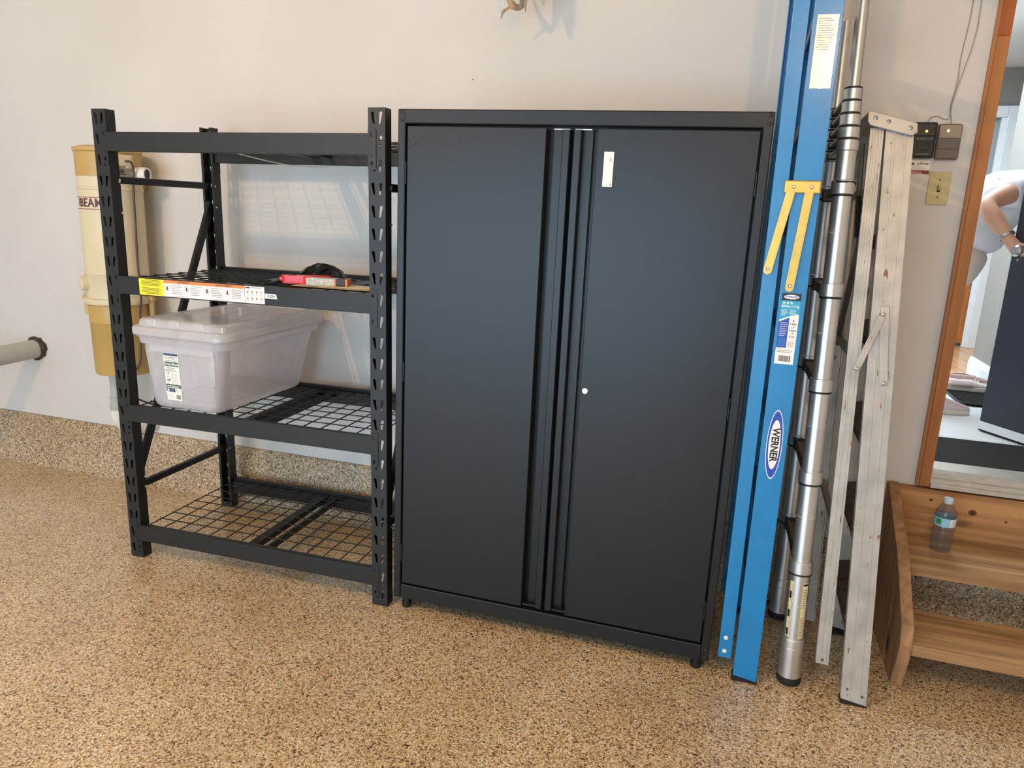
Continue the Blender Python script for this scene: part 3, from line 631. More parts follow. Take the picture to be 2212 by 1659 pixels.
B().box((-0.092, 0.006, 0.010), (-0.080, 0.020, 0.024), M_red).build('nose', kn, bevel=0.002)
ppr = MB()
for k, (x0, y0, x1, y1, rz) in enumerate(((-0.17, -0.05, 0.16, 0.05, 0.02), (-0.15, -0.045, 0.17, 0.05, -0.06), (-0.10, -0.04, 0.20, 0.055, 0.07))):
    ppr.box((x0, y0, 0.001+k*0.0022), (x1, y1, 0.0022+k*0.0022), M_card if k != 2 else mat('manual_paper', (222, 206, 170), 0.7), Matrix.Rotation(rz, 4, 'Z'))
o = ppr.build('paper_sheets'); o.location = (-0.400, 0.110, SZ+0.0065); tag(o, 'thin tan cardboard sheets lying at the front of the second shelf', 'paper')
bx = thing('small_box', 'small speckled carton with dark end, on the tan sheets', 'box', (-0.440, 0.100, SZ+0.0138), (0, 0, 0.28))
B().box((-0.075, -0.022, 0), (0.03, 0.03, 0.026), mat('speckled_print', (196, 190, 172), 0.5, noise=0.35, nscale=90)).build('sleeve', bx, bevel=0.001)
B().box((0.0301, -0.0215, 0.001), (0.078, 0.0295, 0.025), mat('dark_brown_card', (52, 36, 28), 0.5)).build('tray', bx, bevel=0.001)
B().box((0.0305, -0.0222, 0.0005), (0.035, 0.0300, 0.0256), M_org).box((0.072, -0.0222, 0.0005), (0.0785, 0.0300, 0.0256), M_org).build('orange_band', bx)

# ------------------------------------------------------------------ central vacuum on the wall
VX, VY, VR = -1.914, 0.565, 0.142
vac = thing('central_vacuum', 'tall cream and mustard cylindrical vacuum canister hung on the wall behind the rack', 'vacuum', (VX, VY, 0.64))
def z_(z): return z-0.64
b = MB(); b.lathe([(VR+0.006, z_(1.728)), (VR+0.006, z_(1.712)), (VR, z_(1.706)), (VR, z_(1.598))], (0, 0, 0), (0, 0, 1), M_must, 40, False)
b.lathe([(0.02, z_(1.742)), (VR-0.03, z_(1.738)), (VR+0.006, z_(1.728))], (0, 0, 0), (0, 0, 1), M_must, 40)
b.build('motor_head', vac, smooth=True)
b = MB(); b.lathe([(VR-0.001, z_(1.598)), (VR-0.001, z_(1.552)), (VR+0.003, z_(1.548)), (VR+0.003, z_(1.540)), (VR-0.001, z_(1.536)), (VR-0.001, z_(1.15)), (VR+0.002, z_(1.145)), (VR-0.001, z_(1.14)), (VR-0.001, z_(1.03))], (0, 0, 0), (0, 0, 1), M_cream, 40, False); b.build('upper_can', vac, smooth=True)
b = MB(); b.lathe([(VR-0.001, z_(1.03)), (VR+0.012, z_(1.026)), (VR+0.014, z_(1.012)), (VR+0.010, z_(1.000))], (0, 0, 0), (0, 0, 1), M_cream, 40, False); b.build('seam_ring', vac, smooth=True)
b = MB(); b.lathe([(VR+0.006, z_(1.002)), (VR, z_(0.995)), (VR-0.002, z_(0.915)), (VR+0.001, z_(0.910)), (VR-0.003, z_(0.905)), (VR-0.008, z_(0.66)), (VR-0.012, z_(0.648)), (0.03, z_(0.645))], (0, 0, 0), (0, 0, 1), M_must, 40); b.build('dirt_bucket', vac, smooth=True)
# brand band wrapped round the can
b = MB(); zt_ = 1.476
def wrap(x, z, r): a = x/VR; return (r*math.sin(a), -r*math.cos(a), z)
def band(z0, z1, m, r, a0=-0.135, a1=0.07, n=26):
    vs = []; 
    for k in range(n+1):
        x = a0+(a1-a0)*k/n; vs += [wrap(x, z0, r), wrap(x, z1, r)]
    b.add(vs, [(2*k, 2*k+2, 2*k+3, 2*k+1) for k in range(n)], m)
band(z_(zt_+0.025), z_(zt_+0.0275), M_wine, VR+0.0006); band(z_(zt_-0.0285), z_(zt_-0.026), M_wine, VR+0.0006)
me = text_mesh('IBEAM', 0.055, 0.0007, align='LEFT', spacing=1.06)
bm = bmesh.new(); bm.from_mesh(me); bmesh.ops.subdivide_edges(bm, edges=[e for e in bm.edges if e.calc_length() > 0.02], cuts=2); bmesh.ops.triangulate(bm, faces=bm.faces); bm.to_mesh(me); bm.free()
b.add([wrap(-0.062+v.co.x*0.88, z_(zt_)+v.co.y, VR+0.0012) for v in me.vertices], [tuple(p.vertices) for p in me.polygons], mat('maroon_ink', (84, 40, 60), 0.5))
b.build('brand_band', vac)
dirv = lambda a: Vector((math.sin(a), -math.cos(a), 0))
a_ = 1.28                                                    # towards the camera side, right of the post
c_ = dirv(a_)
p = c_*(VR-0.004); 
b = MB(); Mx = Matrix.Rotation(a_, 4, 'Z'); 
b.box((-0.085, -VR-0.018, z_(1.648)), (0.030, -VR+0.045, z_(1.700)), M_cream, Mx); b.build('switch_box', vac, bevel=0.008)
b = MB(); b.box((-0.075, -VR-0.003, z_(1.604)), (0.030, -VR+0.05, z_(1.641)), mat('foil_plate', (176, 172, 160), 0.35, 0.5, noise=0.2, nscale=40), Mx); b.build('rating_plate', vac, bevel=0.003)
A = Art(Mx @ Vector((-0.02, -VR-0.0032, z_(1.603))), Mx @ Vector((1, 0, 0)), (0, 0, 1)); A.lines(-0.022, 0.008, 0.022, 0.034, 4, M_ink, 1, 0.6); A.build('plate_print', vac)
a2 = 1.72; c2 = dirv(a2)
b = MB(); b.lathe([(0.031, -0.012), (0.033, 0.035), (0.031, 0.060), (0.024, 0.060), (0.022, 0.01)], c2*VR+Vector((0, 0, z_(1.618))), c2, M_pvcw, 24); b.build('exhaust_port', vac, smooth=True)
b = MB(); b.lathe([(0.0235, 0.052), (0.0235, 0.0535)], c2*VR+Vector((0, 0, z_(1.618))), c2, M_blk, 24); b.build('port_opening', vac)
b = MB(); b.box((-0.02, -VR-0.012, z_(1.64)), (0.015, -VR+0.01, z_(1.70)), M_cream, Matrix.Rotation(1.45, 4, 'Z')); b.build('terminal_block', vac, bevel=0.003)
a3 = -0.52; c3 = dirv(a3)
b = MB(); b.lathe([(0.036, -0.02), (0.038, 0.012), (0.036, 0.022), (0.026, 0.024), (0.012, 0.032)], c3*VR+Vector((0, 0, z_(1.098))), c3, M_cream, 24); b.build('utility_valve', vac, smooth=True)
for a4 in (1.90, -1.2):
    Mq = Matrix.Rotation(a4, 4, 'Z'); b = MB(); b.box((-0.012, -VR-0.026, z_(0.935)), (0.012, -VR-0.004, z_(1.042)), M_must, Mq).box((-0.02, -VR-0.030, z_(1.012)), (0.02, -VR-0.012, z_(1.028)), M_must, Mq); b.build('latch', vac, bevel=0.003)
b = MB(); b.box((-0.05, VR-0.01, z_(0.75)), (0.05, WY-VY-0.001, z_(0.80)), M_must).box((-0.05, VR-0.01, z_(1.55)), (0.05, WY-VY-0.001, z_(1.60)), M_must); b.build('wall_bracket', vac)
# its cord and drain pipe
def cordp(a, z, r=VR+0.008): q = dirv(a)*r; return (VX+q.x, VY+q.y, z)
pts = [cordp(a_-0.02, 1.672, VR+0.016), cordp(a_+0.07, 1.668, VR+0.036), cordp(a_+0.15, 1.63, VR+0.030), cordp(a_+0.20, 1.55, VR+0.010), cordp(a_+0.19, 1.40), cordp(a_+0.16, 1.2), cordp(a_+0.12, 1.05, VR+0.022), cordp(a_+0.09, 0.95, VR+0.012), cordp(a_+0.04, 0.8), cordp(a_-0.08, 0.70), (-1.86, 0.47, 0.60), (-1.80, 0.56, 0.50), (-1.70, 0.68, 0.45), (-1.62, 0.735, 0.44)]
o = B().tube(smooth_path(pts), 0.0052, M_cord, 8).build('power_cord', None, smooth=True); tag(o, 'brown power cord running down the front of the vacuum canister', 'cord')
pp = thing('drain_pipe', 'grey and white plastic pipe elbow below the vacuum canister', 'pipe', (VX-0.07, VY, 0.30))
b = MB(); b.cyl((0, 0, 0.20), (0, 0, 0.348), 0.030, M_pvcg, 24); b.build('grey_pipe', pp, smooth=True)
b = MB(); b.lathe([(0.031, 0.135), (0.036, 0.137), (0.036, 0.150), (0.032, 0.152), (0.032, 0.19), (0.036, 0.192), (0.036, 0.205), (0.031, 0.207)], (0, 0, 0), (0, 0, 1), M_pvcg, 24); b.build('coupling', pp, smooth=True)
b = MB(); b.tube(smooth_path([(0, 0, 0.145), (0, 0, 0.09), (0.012, 0.03, 0.045), (0.03, 0.09, 0.02), (0.045, 0.184, 0.012)], 5), 0.035, M_pvcw, 20); b.build('white_elbow', pp, smooth=True)
b = MB(); b.tube(smooth_path([(-0.036, 0, 0.165), (-0.052, -0.005, 0.160), (-0.054, -0.005, 0.148), (-0.036, 0, 0.142)], 4), 0.0016, M_steel, 6); b.build('clip_wire', pp)
# pipe stub on the left
pg = thing('wall_pipe', 'grey plastic pipe coming out of the wall with a dark sealant collar', 'pipe', (-2.722, WY, 0.662))
B().cyl((0, 0.04, 0.0), (-0.01, -1.6, -0.05), 0.052, M_pvcg, 32).build('pipe', pg, smooth=True)
b = MB(); pr = []
for k in range(28):
    a = 2*PI*k/28; pr.append((a, 0.066+0.004*math.sin(3*a+1)+0.003*math.sin(7*a)+0.003*math.sin(11*a+2)))
vs = [];
for (y, f) in ((0.0, 1.0), (-0.010, 1.0), (-0.020, 0.90), (-0.028, 0.76)):
    vs += [(math.cos(a)*r*f, y, math.sin(a)*r*f) for a, r in pr]
fs = [(q*28+k, q*28+(k+1) % 28, (q+1)*28+(k+1) % 28, (q+1)*28+k) for q in range(3) for k in range(28)]
b.add(vs, fs, M_foam); b.build('sealant_collar', pg, smooth=True)

# ------------------------------------------------------------------ torn paper strips above the cabinet
pt = thing('paper_strips', 'torn tan paper strips hanging in front of the wall above the cabinet', 'paper', (0.10, 0.58, 2.24))
def ribbon(name, pts, wds, par, m=M_strip):
    P = smooth_path(pts, 4); mb = MB(); vs = []; n_ = len(P)
    for k, q in enumerate(P):
        t = (P[min(k+1, n_-1)]-P[max(k-1, 0)]).normalized(); s_ = t.cross(Vector((0, -1, 0.25))).normalized()
        f = k/(n_-1)*(len(wds)-1); i0 = min(int(f), len(wds)-2); wdt = wds[i0]+(wds[i0+1]-wds[i0])*(f-i0)
        vs += [q-s_*wdt/2, q+s_*wdt/2+Vector((0, 0.006*math.sin(k*0.8), 0))]
    mb.add(vs, [(2*k, 2*k+1, 2*k+3, 2*k+2) for k in range(n_-1)], m); return mb.build(name, par, smooth=True, solid=0.0008)
ribbon('strip', [(-0.055, 0.15, 0.30), (-0.052, 0.02, 0.12), (-0.035, 0.0, 0.07), (-0.012, -0.01, 0.035), (0.010, 0.0, 0.028), (0.028, 0.01, 0.06), (0.036, 0.05, 0.16), (0.04, 0.155, 0.30)], [0.006, 0.012, 0.018, 0.028, 0.026, 0.022, 0.018, 0.012], pt)
ribbon('strip', [(-0.020, -0.008, 0.030), (-0.035, -0.012, 0.020), (-0.050, -0.010, 0.008), (-0.058, -0.006, -0.012)], [0.016, 0.012, 0.010, 0.003], pt)
ribbon('strip', [(0.050, 0.16, 0.30), (0.046, 0.05, 0.15), (0.040, 0.015, 0.085), (0.038, 0.0, 0.05), (0.038, -0.002, 0.012)], [0.016, 0.016, 0.014, 0.011, 0.002], pt)
def flap(pts, m):                                            # broad pale strip hanging square to the wall, torn to a point
    mb = MB(); vs = []
    for z, y0, y1, dx in pts: vs += [(0.035+dx, y0, z), (0.037+dx, y1, z)]
    mb.add(vs, [(2*k, 2*k+1, 2*k+3, 2*k+2) for k in range(len(pts)-1)], m); return mb.build('strip', pt, smooth=True, solid=0.0008)
M_pale = mat('pale_paper', (206, 194, 178), 0.8, noise=0.08, nscale=30)
flap([(0.42, -0.13, 0.165, 0.0), (0.25, -0.13, 0.09, 0.006), (0.12, -0.125, 0.04, -0.004), (0.06, -0.12, -0.02, 0.004), (0.045, -0.10, -0.03, 0.006), (0.0, -0.085, -0.075, 0.01)], M_pale)
flap([(0.42, 0.03, 0.165, -0.03), (0.25, 0.03, 0.12, -0.02), (0.14, 0.04, 0.11, -0.026), (0.09, 0.08, 0.095, -0.02)], M_pale)

# ------------------------------------------------------------------ blue step ladder
bl = thing('blue_step_ladder', 'tall blue fibreglass step ladder folded upright beside the cabinet', 'ladder', (1.15, 0.26, 0.0))
LT = 2.42
def chan(x0, x1, y, dy, z0, z1, m, T=0.004, cut=0.0):
    """channel rail: web at y, flanges reaching to y+dy; foot cut at a slope"""
    b = MB(); zc = z0+cut
    s_ = 1 if dy > 0 else -1
    def slabx(xa, xb, ya, yb):
        za = zc-(zc-z0)*(xa-x0)/(x1-x0); zb = zc-(zc-z0)*(xb-x0)/(x1-x0)
        b.add([(xa, ya, za), (xb, ya, zb), (xb, yb, zb), (xa, yb, za), (xa, ya, z1), (xb, ya, z1), (xb, yb, z1), (xa, yb, z1)], [(0,3,2,1),(4,5,6,7),(0,1,5,4),(1,2,6,5),(2,3,7,6),(3,0,4,7)], m)
    slabx(x0, x1, min(y, y+s_*T), max(y, y+s_*T)); slabx(x0, x0+T, min(y+s_*T, y+dy), max(y+s_*T, y+dy)); slabx(x1-T, x1, min(y+s_*T, y+dy), max(y+s_*T, y+dy))
    return b
O = Vector(bl.location)
def bl_o(b, name, par=bl, **kw):
    o = b.build(name, par, **kw); o.location = -O if par is bl else (0, 0, 0); return o
fr = bl_o(chan(1.1405, 1.2165, 0.030, 0.032, 0.006, LT, M_blue, cut=0.010), 'front_rail', bevel=0.0015)
rr = bl_o(chan(1.0860, 1.1290, 0.034, 0.026, 0.072, LT-0.03, M_blue), 'rear_rail', bevel=0.0015)
bl_o(chan(1.1405, 1.2165, 0.520, -0.032, 0.006, LT, M_blue, cut=0.010), 'front_rail', bevel=0.0015)
bl_o(chan(1.0780, 1.1210, 0.510, -0.026, 0.072, LT-0.03, M_blue), 'rear_rail', bevel=0.0015)
for y0, y1 in ((0.026, 0.070), (0.480, 0.524)):
    b = MB(); b.add([(1.136, y0, 0.0), (1.220, y0, 0.0), (1.220, y1, 0.0), (1.136, y1, 0.0), (1.138, y0, 0.0155), (1.2185, y0, 0.0055), (1.2185, y1, 0.0055), (1.138, y1, 0.0155)], [(0,3,2,1),(4,5,6,7),(0,1,5,4),(1,2,6,5),(2,3,7,6),(3,0,4,7)], M_rub); bl_o(b, 'rubber_foot')
for k in range(7):
    z = 0.30+0.30*k
    bl_o(B().box((1.146, 0.036, z), (1.214, 0.514, z+0.004), M_alu_d).box((1.146, 0.036, z-0.03), (1.150, 0.514, z), M_alu_d).box((1.210, 0.036, z-0.03), (1.214, 0.514, z), M_alu_d), 'step')
for z in (0.42, 0.95, 1.48, 2.0):
    bl_o(B().box((1.092, 0.040, z), (1.112, 0.506, z+0.030), M_alu_d), 'rear_crossbar')
bl_o(B().bar((1.10, 0.046, 2.12), (1.10, 0.50, 2.36), 0.02, 0.004, M_zinc).bar((1.10, 0.046, 2.36), (1.10, 0.50, 2.12), 0.02, 0.004, M_zinc).build if False else B().bar((1.100, 0.046, 1.90), (1.100, 0.50, 2.18), 0.004, 0.022, M_pvcw), 'rear_brace')
bl_o(B().box((1.07, 0.02, LT-0.03), (1.225, 0.53, LT), M_blue_in), 'top_cap', bevel=0.006)
for z in (0.105, 0.155):
    bl_o(B().lathe([(0.0075, 0), (0.0070, 0.002), (0.004, 0.0035)], (1.1055, 0.034, z-0.008), (0, -1, 0), M_pvcw, 14), 'rivet', smooth=True)
YF_ = 0.030
spr = bl_o(B().box((1.118, 0.020, 1.594), (1.217, 0.028, 1.630), M_zinc), 'spreader_bracket', bevel=0.006)
def hinge_arm(p0, p1, wd):
    p0, p1 = Vector(p0), Vector(p1); d = (p1-p0).normalized(); b = MB(); s_ = Vector((d.z, 0, -d.x))
    n_ = 10; prof = []
    for k in range(n_+1): a = PI*k/n_; prof.append(p1+d*math.sin(a)*wd/2+s_*math.cos(a)*wd/2)
    prof += [p0-s_*wd/2, p0+s_*wd/2]
    vs = [Vector((q.x, 0.018, q.z)) for q in prof]+[Vector((q.x, 0.0225, q.z)) for q in prof]; n2 = len(prof)
    b.add(vs, [tuple(range(n2)), tuple(range(2*n2-1, n2-1, -1))]+[(k, (k+1) % n2, (k+1) % n2+n2, k+n2) for k in range(n2)], M_zinc)
    for sg in (-1, 1):
        q0, q1 = p0+s_*sg*wd*0.33, p1+s_*sg*wd*0.33
        b.bar((q0.x, 0.0175, q0.z), (q1.x, 0.0175, q1.z), 0.0022, 0.002, M_zinc, up=(0, 1, 0))
    return b
a1_ = bl_o(hinge_arm((1.137, 0, 1.598), (1.0990, 0, 1.372), 0.024), 'spreader_arm')
a2_ = bl_o(hinge_arm((1.187, 0, 1.598), (1.1655, 0, 1.325), 0.024), 'spreader_arm')
for x, z in ((1.143, 1.612), (1.192, 1.612), (1.0995, 1.376), (1.1660, 1.330)):
    bl_o(B().lathe([(0.0055, 0), (0.005, 0.002), (0.003, 0.004)], (x, 0.020 if z > 1.5 else 0.0175, z), (0, -1, 0), M_steel, 12), 'rivet', smooth=True)
# oval brand sticker
A = Art((1.1795, YF_-0.0006, 0.838), (1, 0, 0), (0, 0, 1))
A.disc(0, 0, 0.0235, 0.112, M_paper, 0, 48).disc(0, 0, 0.0215, 0.108, M_roy, 1, 48).disc(0, 0, 0.0165, 0.080, M_paper, 2, 48)
A.text('WERNER', 0.0, 0.0, 0.030, M_ink, 3, 0.0010, -PI/2, 0.90)
o = A.build('brand_sticker', fr); o['label'] = 'oval WERNER sticker'
# product label
A = Art((1.1490, YF_-0.0006, 1.094), (1, 0, 0), (0, 0, 1)); W_, H_ = 0.0540, 0.214
A.rect(0, 0, W_, H_, M_paper, 0)
A.rect(0, H_-0.022, W_, H_, M_ink, 1).disc(W_/2, H_-0.011, 0.021, 0.0065, M_paper, 2).text('WERNER', W_/2, H_-0.011, 0.0085, M_roy, 3, 0.0002)
A.poly([(0, H_-0.080), (0, H_-0.022), (W_, H_-0.022), (W_, H_-0.062), (W_*0.6, H_-0.066), (W_*0.3, H_-0.073)], M_cyan, 1)
for k in range(3): A.star(0.008+k*0.0105, H_-0.029, 0.0050, M_paper, 2)
A.text('250 lbs', 0.013, H_-0.039, 0.0082, M_paper, 2, 0.0003).rect(0.0262, H_-0.044, 0.0266, H_-0.034, M_paper, 2).text('113 kg', 0.040, H_-0.039, 0.0082, M_paper, 2, 0.0003)
A.lines(0.003, H_-0.066, 0.023, H_-0.046, 5, M_paper, 2, 0.3).lines(0.026, H_-0.062, 0.051, H_-0.046, 4, M_paper, 2, 0.3)
A.poly([(0, H_-0.086), (W_*0.3, H_-0.078), (W_*0.52, H_-0.072), (W_*0.52, 0.050), (0, 0.050)], M_roy, 2)
A.lines(0.004, H_-0.128, 0.026, H_-0.084, 8, M_paper, 3, 0.25).lines(0.003, 0.054, 0.025, H_-0.132, 7, M_cyan, 3, 0.25)
for k, tx in enumerate(("8'", '2.44m', "12'", '3.66m', "11'", '3.2m')): A.text(tx, 0.041, H_-0.082-0.0095*k, 0.0085, M_ink, 2, 0.0001)
A.lines(0.031, 0.054, 0.051, H_-0.142, 6, M_grey_ink, 2, 0.3).lines(0.004, 0.036, 0.050, 0.046, 2, M_grey_ink, 2, 0.3).ring(0.009, 0.043, 0.005, 0.0008, M_ink, M_paper, 2).bars(0.010, 0.008, 0.044, 0.026, M_ink, 2, 20)
o = A.build('product_label', fr); o['label'] = 'blue and white product label with three stars'
A = Art((1.1520, YF_-0.0006, 1.878), (1, 0, 0), (0, 0, 1)); A.rect(0, 0, 0.0545, 0.190, M_foil, 0).lines(0.004, 0.10, 0.050, 0.185, 14, M_grey_ink, 1, 0.3)
o = A.build('foil_caution_label', fr); o['label'] = 'shiny silver foil caution label'

# ------------------------------------------------------------------ telescoping aluminium ladder
tl = thing('telescoping_ladder', 'satin aluminium telescoping ladder of stacked tubes between the other ladders', 'ladder', (1.322, 0.09, 0))
def stile(x, y, first):
    """one stile: nested tubes with collars, the top sections pushed together"""
    base = Vector((x-1.322, y-0.09, 0)); ax = Vector(((-0.045 if first else -0.028)/2.1, 0.10/2.1, 1)).normalized()
    at = lambda t: base+ax*t
    def ring(name, t0, t1, r, m=M_alu, n=28, **kw): return MB().lathe([(r-0.0012, t0), (r, t0+0.0015), (r, t1-0.0015), (r-0.0012, t1)], base, ax, m, n).build(name, tl, smooth=True)
    MB().lathe([(0.036, 0.002), (0.039, 0.006), (0.039, 0.018), (0.036, 0.03)], base, ax, M_rub, 28).build('rubber_foot', tl, smooth=True)
    ring('base_cup', 0.019, 0.135, 0.0365); ring('base_ring', 0.135, 0.165, 0.0375)
    lv = [(0.165, 0.385), (0.440, 0.690), (0.745, 0.990), (1.045, 1.285), (1.335, 1.590)]
    rads = [0.0325, 0.0312, 0.0300, 0.0288, 0.0276]
    for k, ((a, c), r) in enumerate(zip(lv, rads)):
        ring('tube', a-0.02, c+0.02, r)
        ring('joint_line', c-0.26*0.38-0.002, c-0.26*0.38, r+0.0006, M_pvcw)
        if k < 4 or True:
            ring('collar', c+0.012, c+0.052, r+0.0050); ring('collar_seal', c+0.006, c+0.0118, r+0.0042, M_blk)
    t = 1.642; r = 0.0268
    ring('tube', t, t+0.085, 0.0275)
    t = 1.727
    for k in range(5):
        ring('stacked_collar', t, t+0.0305, 0.0310-0.0012*k); ring('collar_seal', t+0.0306, t+0.0355, 0.0300-0.0012*k, M_blk); t += 0.0360
    ring('top_tube', t-0.002, 2.62 if first else 2.19, 0.0172 if first else 0.0165, M_alu)
    ring('joint_line', 2.12, 2.122, 0.0178, M_pvcw)
    return at
f1 = stile(1.322, 0.090, True); f2 = stile(1.302, 0.520, False)
M_rung = mat('bronze_rung', (128, 104, 74), 0.45, 0.5, noise=0.1)
for t in (0.405, 0.715, 1.012, 1.305, 1.612, 1.742, 1.778, 1.814, 1.850, 1.886):
    p, q = f1(t), f2(t); d = (q-p).normalized(); up = Vector((0, 0, 1))
    MB().bar(p+d*0.020, q-d*0.020, 0.030, 0.012 if t > 1.7 else 0.034, M_rung if t < 1.7 else M_alu_d).build('rung', tl, bevel=0.003)
    for e, sgn in ((p, 1), (q, -1)):
        MB().bar(e+d*0.024*sgn, e+d*0.058*sgn, 0.036, 0.020 if t > 1.7 else 0.042, M_blk).build('latch_block', tl, bevel=0.003)
# printed labels wrapped round the lowest tube of the near stile
for a0, a1, nm in ((-0.98, -0.50, 'white yellowed label strip with black marks'), (0.34, 0.98, 'yellowed instruction label')):
    b = MB(); base = f1(0); ax = (f1(1)-f1(0)).normalized(); R0 = 0.0329
    def cp(a, t, r): return f1(t)+Vector((math.sin(a)*r, -math.cos(a)*r, 0))
    def patch(a0, a1, t0, t1, r, m, n_=8):
        vs = []
        for k in range(n_+1): a = a0+(a1-a0)*k/n_; vs += [cp(a, t0, r), cp(a, t1, r)]
        b.add(vs, [(2*k, 2*k+2, 2*k+3, 2*k+1) for k in range(n_)], m)
    M_yp = mat('yellowed_paper', (226, 208, 160), 0.55, noise=0.06, nscale=40)
    patch(a0, a1, 0.175, 0.370, R0, M_yp)
    if a0 < 0:
        for k in range(3): patch(a0+0.05, a0+0.30, 0.180+k*0.065, 0.205+k*0.065, R0+0.0004, M_ink, 3)
        patch(a0+0.36, a0+0.40, 0.18, 0.36, R0+0.0004, M_grey_ink, 2)
    else:
        patch(a0+0.03, a1-0.03, 0.360, 0.367, R0+0.0004, M_ink, 4)
        for k in range(22):
            if 8 < k < 13: continue
            patch(a0+0.04, a1-0.04-0.2*random.random(), 0.182+k*0.0078, 0.1845+k*0.0078, R0+0.0004, M_grey_ink, 4)
    b.build('printed_label', tl)['label'] = nm
MB().tube(smooth_path([f1(1.64)+Vector((-0.03, 0.0, 0)), f1(1.638)+Vector((-0.01, -0.034, 0)), f1(1.638)+Vector((0.03, -0.015, 0)), f1(1.63)+Vector((0.034, 0.02, 0))], 5), 0.003, M_blk, 6).build('carry_strap', tl, smooth=True)
B().add([(0.034-0.02, 0.14, 1.60), (0.05-0.02, 0.16, 1.60), (0.075-0.02, 0.16, 1.475), (0.045-0.02, 0.14, 1.475), (0.034-0.02, 0.15, 1.60), (0.05-0.02, 0.17, 1.60), (0.075-0.02, 0.17, 1.475), (0.045-0.02, 0.15, 1.475)], [(0,1,2,3),(7,6,5,4),(0,4,5,1),(1,5,6,2),(2,6,7,3),(3,7,4,0)], M_blk).build('strap_end', tl)
o = B().tube(smooth_path([(1.262, 0.640, 0.36), (1.250, 0.63, 0.28), (1.243, 0.615, 0.18), (1.246, 0.60, 0.10), (1.243, 0.597, 0.05), (1.250, 0.60, 0.014), (1.30, 0.610, 0.012), (1.35, 0.60, 0.012)], 5), 0.007, M_blk, 8).build('black_cable', None, smooth=True); tag(o, 'black cable looped at the foot of the telescoping ladder by the wall', 'cable')

# ------------------------------------------------------------------ weathered aluminium step ladder
al = thing('aluminium_step_ladder', 'scuffed weathered aluminium step ladder folded against the wall left of the stairs', 'ladder', (1.50, 0.28, 0))
AO = Vector(al.location)
# leans: lower end at x 1.517, y .03; the rails tilt to the wall and to the left
SH = Matrix(((1, 0, -0.048, 0), (0, 1, 0.120, 0), (0, 0, 1, 0), (0, 0, 0, 1)))
ALT = 1.80
SHR = Matrix(((1, 0, -0.0245, 0), (0, 1, 0.120, 0), (0, 0, 1, 0), (0, 0, 0, 1)))
def rail(x0, x1, y, dy, z0, z1, cut, sm=None):
    b = chan(x0, x1, y, dy, z0, z1, M_oxal, 0.003, cut)
    s_ = 1 if dy > 0 else -1
    for fx in (0.30, 0.70):                                  # raised flutes of the extrusion
        xc = x0+(x1-x0)*fx; b.box((xc-0.0035, min(y, y-s_*0.0015), z0+cut+0.01), (xc+0.0035, max(y, y-s_*0.0015), z1), M_oxal)
    b.v = [tuple(((sm or SH) @ Vector(v))-AO) for v in b.v]; return b
def sh(p): return (SH @ Vector(p))-AO
nearf = rail(1.479, 1.556, 0.030, 0.030, 0.005, ALT, 0.010).build('front_rail', al, bevel=0.001)
rail(1.479, 1.556, 0.500, -0.030, 0.005, ALT, 0.010).build('front_rail', al, bevel=0.001)
nearr = rail(1.394, 1.433, 0.034, 0.022, 0.114, ALT, 0.0, SHR).build('rear_rail', al, bevel=0.001)
rail(1.394, 1.433, 0.496, -0.022, 0.020, ALT, 0.0, SHR).build('rear_rail', al, bevel=0.001)
def shb(b, name, sm=None, **kw):
    b.v = [tuple(((sm or SH) @ Vector(v))-AO) for v in b.v]; return b.build(name, al, **kw)
for y0, y1 in ((0.028, 0.064), (0.466, 0.502)):
    b = MB(); b.add([(1.477, y0, 0.0), (1.558, y0, 0.0), (1.558, y1, 0.0), (1.477, y1, 0.0), (1.478, y0, 0.0145), (1.557, y0, 0.0045), (1.557, y1, 0.0045), (1.478, y1, 0.0145)], [(0,3,2,1),(4,5,6,7),(0,1,5,4),(1,2,6,5),(2,3,7,6),(3,0,4,7)], M_rub); shb(b, 'rubber_foot')
for z in (0.255, 0.555, 0.855, 1.155, 1.455):
    b = B().prism([(1.476, z-0.012), (1.552, z+0.004), (1.552, z+0.030), (1.476, z+0.014)], 1, 0.036, 0.494, M_tread); shb(b, 'step')
    b = MB(); b.bar((1.480, 0.036, z-0.03), (1.460, 0.036+0.10, z-0.10), 0.012, 0.003, M_tread, up=(0, 0, 1)); 
for z in (0.55, 1.10, 1.60):
    shb(B().box((1.404, 0.040, z), (1.420, 0.490, z+0.025), M_alu_d), 'rear_crossbar', sm=SHR)
b = MB(); b.add([(1.404, 0.056, 1.60), (1.420, 0.056, 1.60), (1.420, 0.480, 1.12), (1.404, 0.480, 1.12), (1.404, 0.060, 1.56), (1.420, 0.060, 1.56), (1.420, 0.484, 1.08), (1.404, 0.484, 1.08)], [(0,1,2,3),(7,6,5,4),(0,4,5,1),(1,5,6,2),(2,6,7,3),(3,7,4,0)], M_alu_d); shb(b, 'rear_brace', sm=SHR)
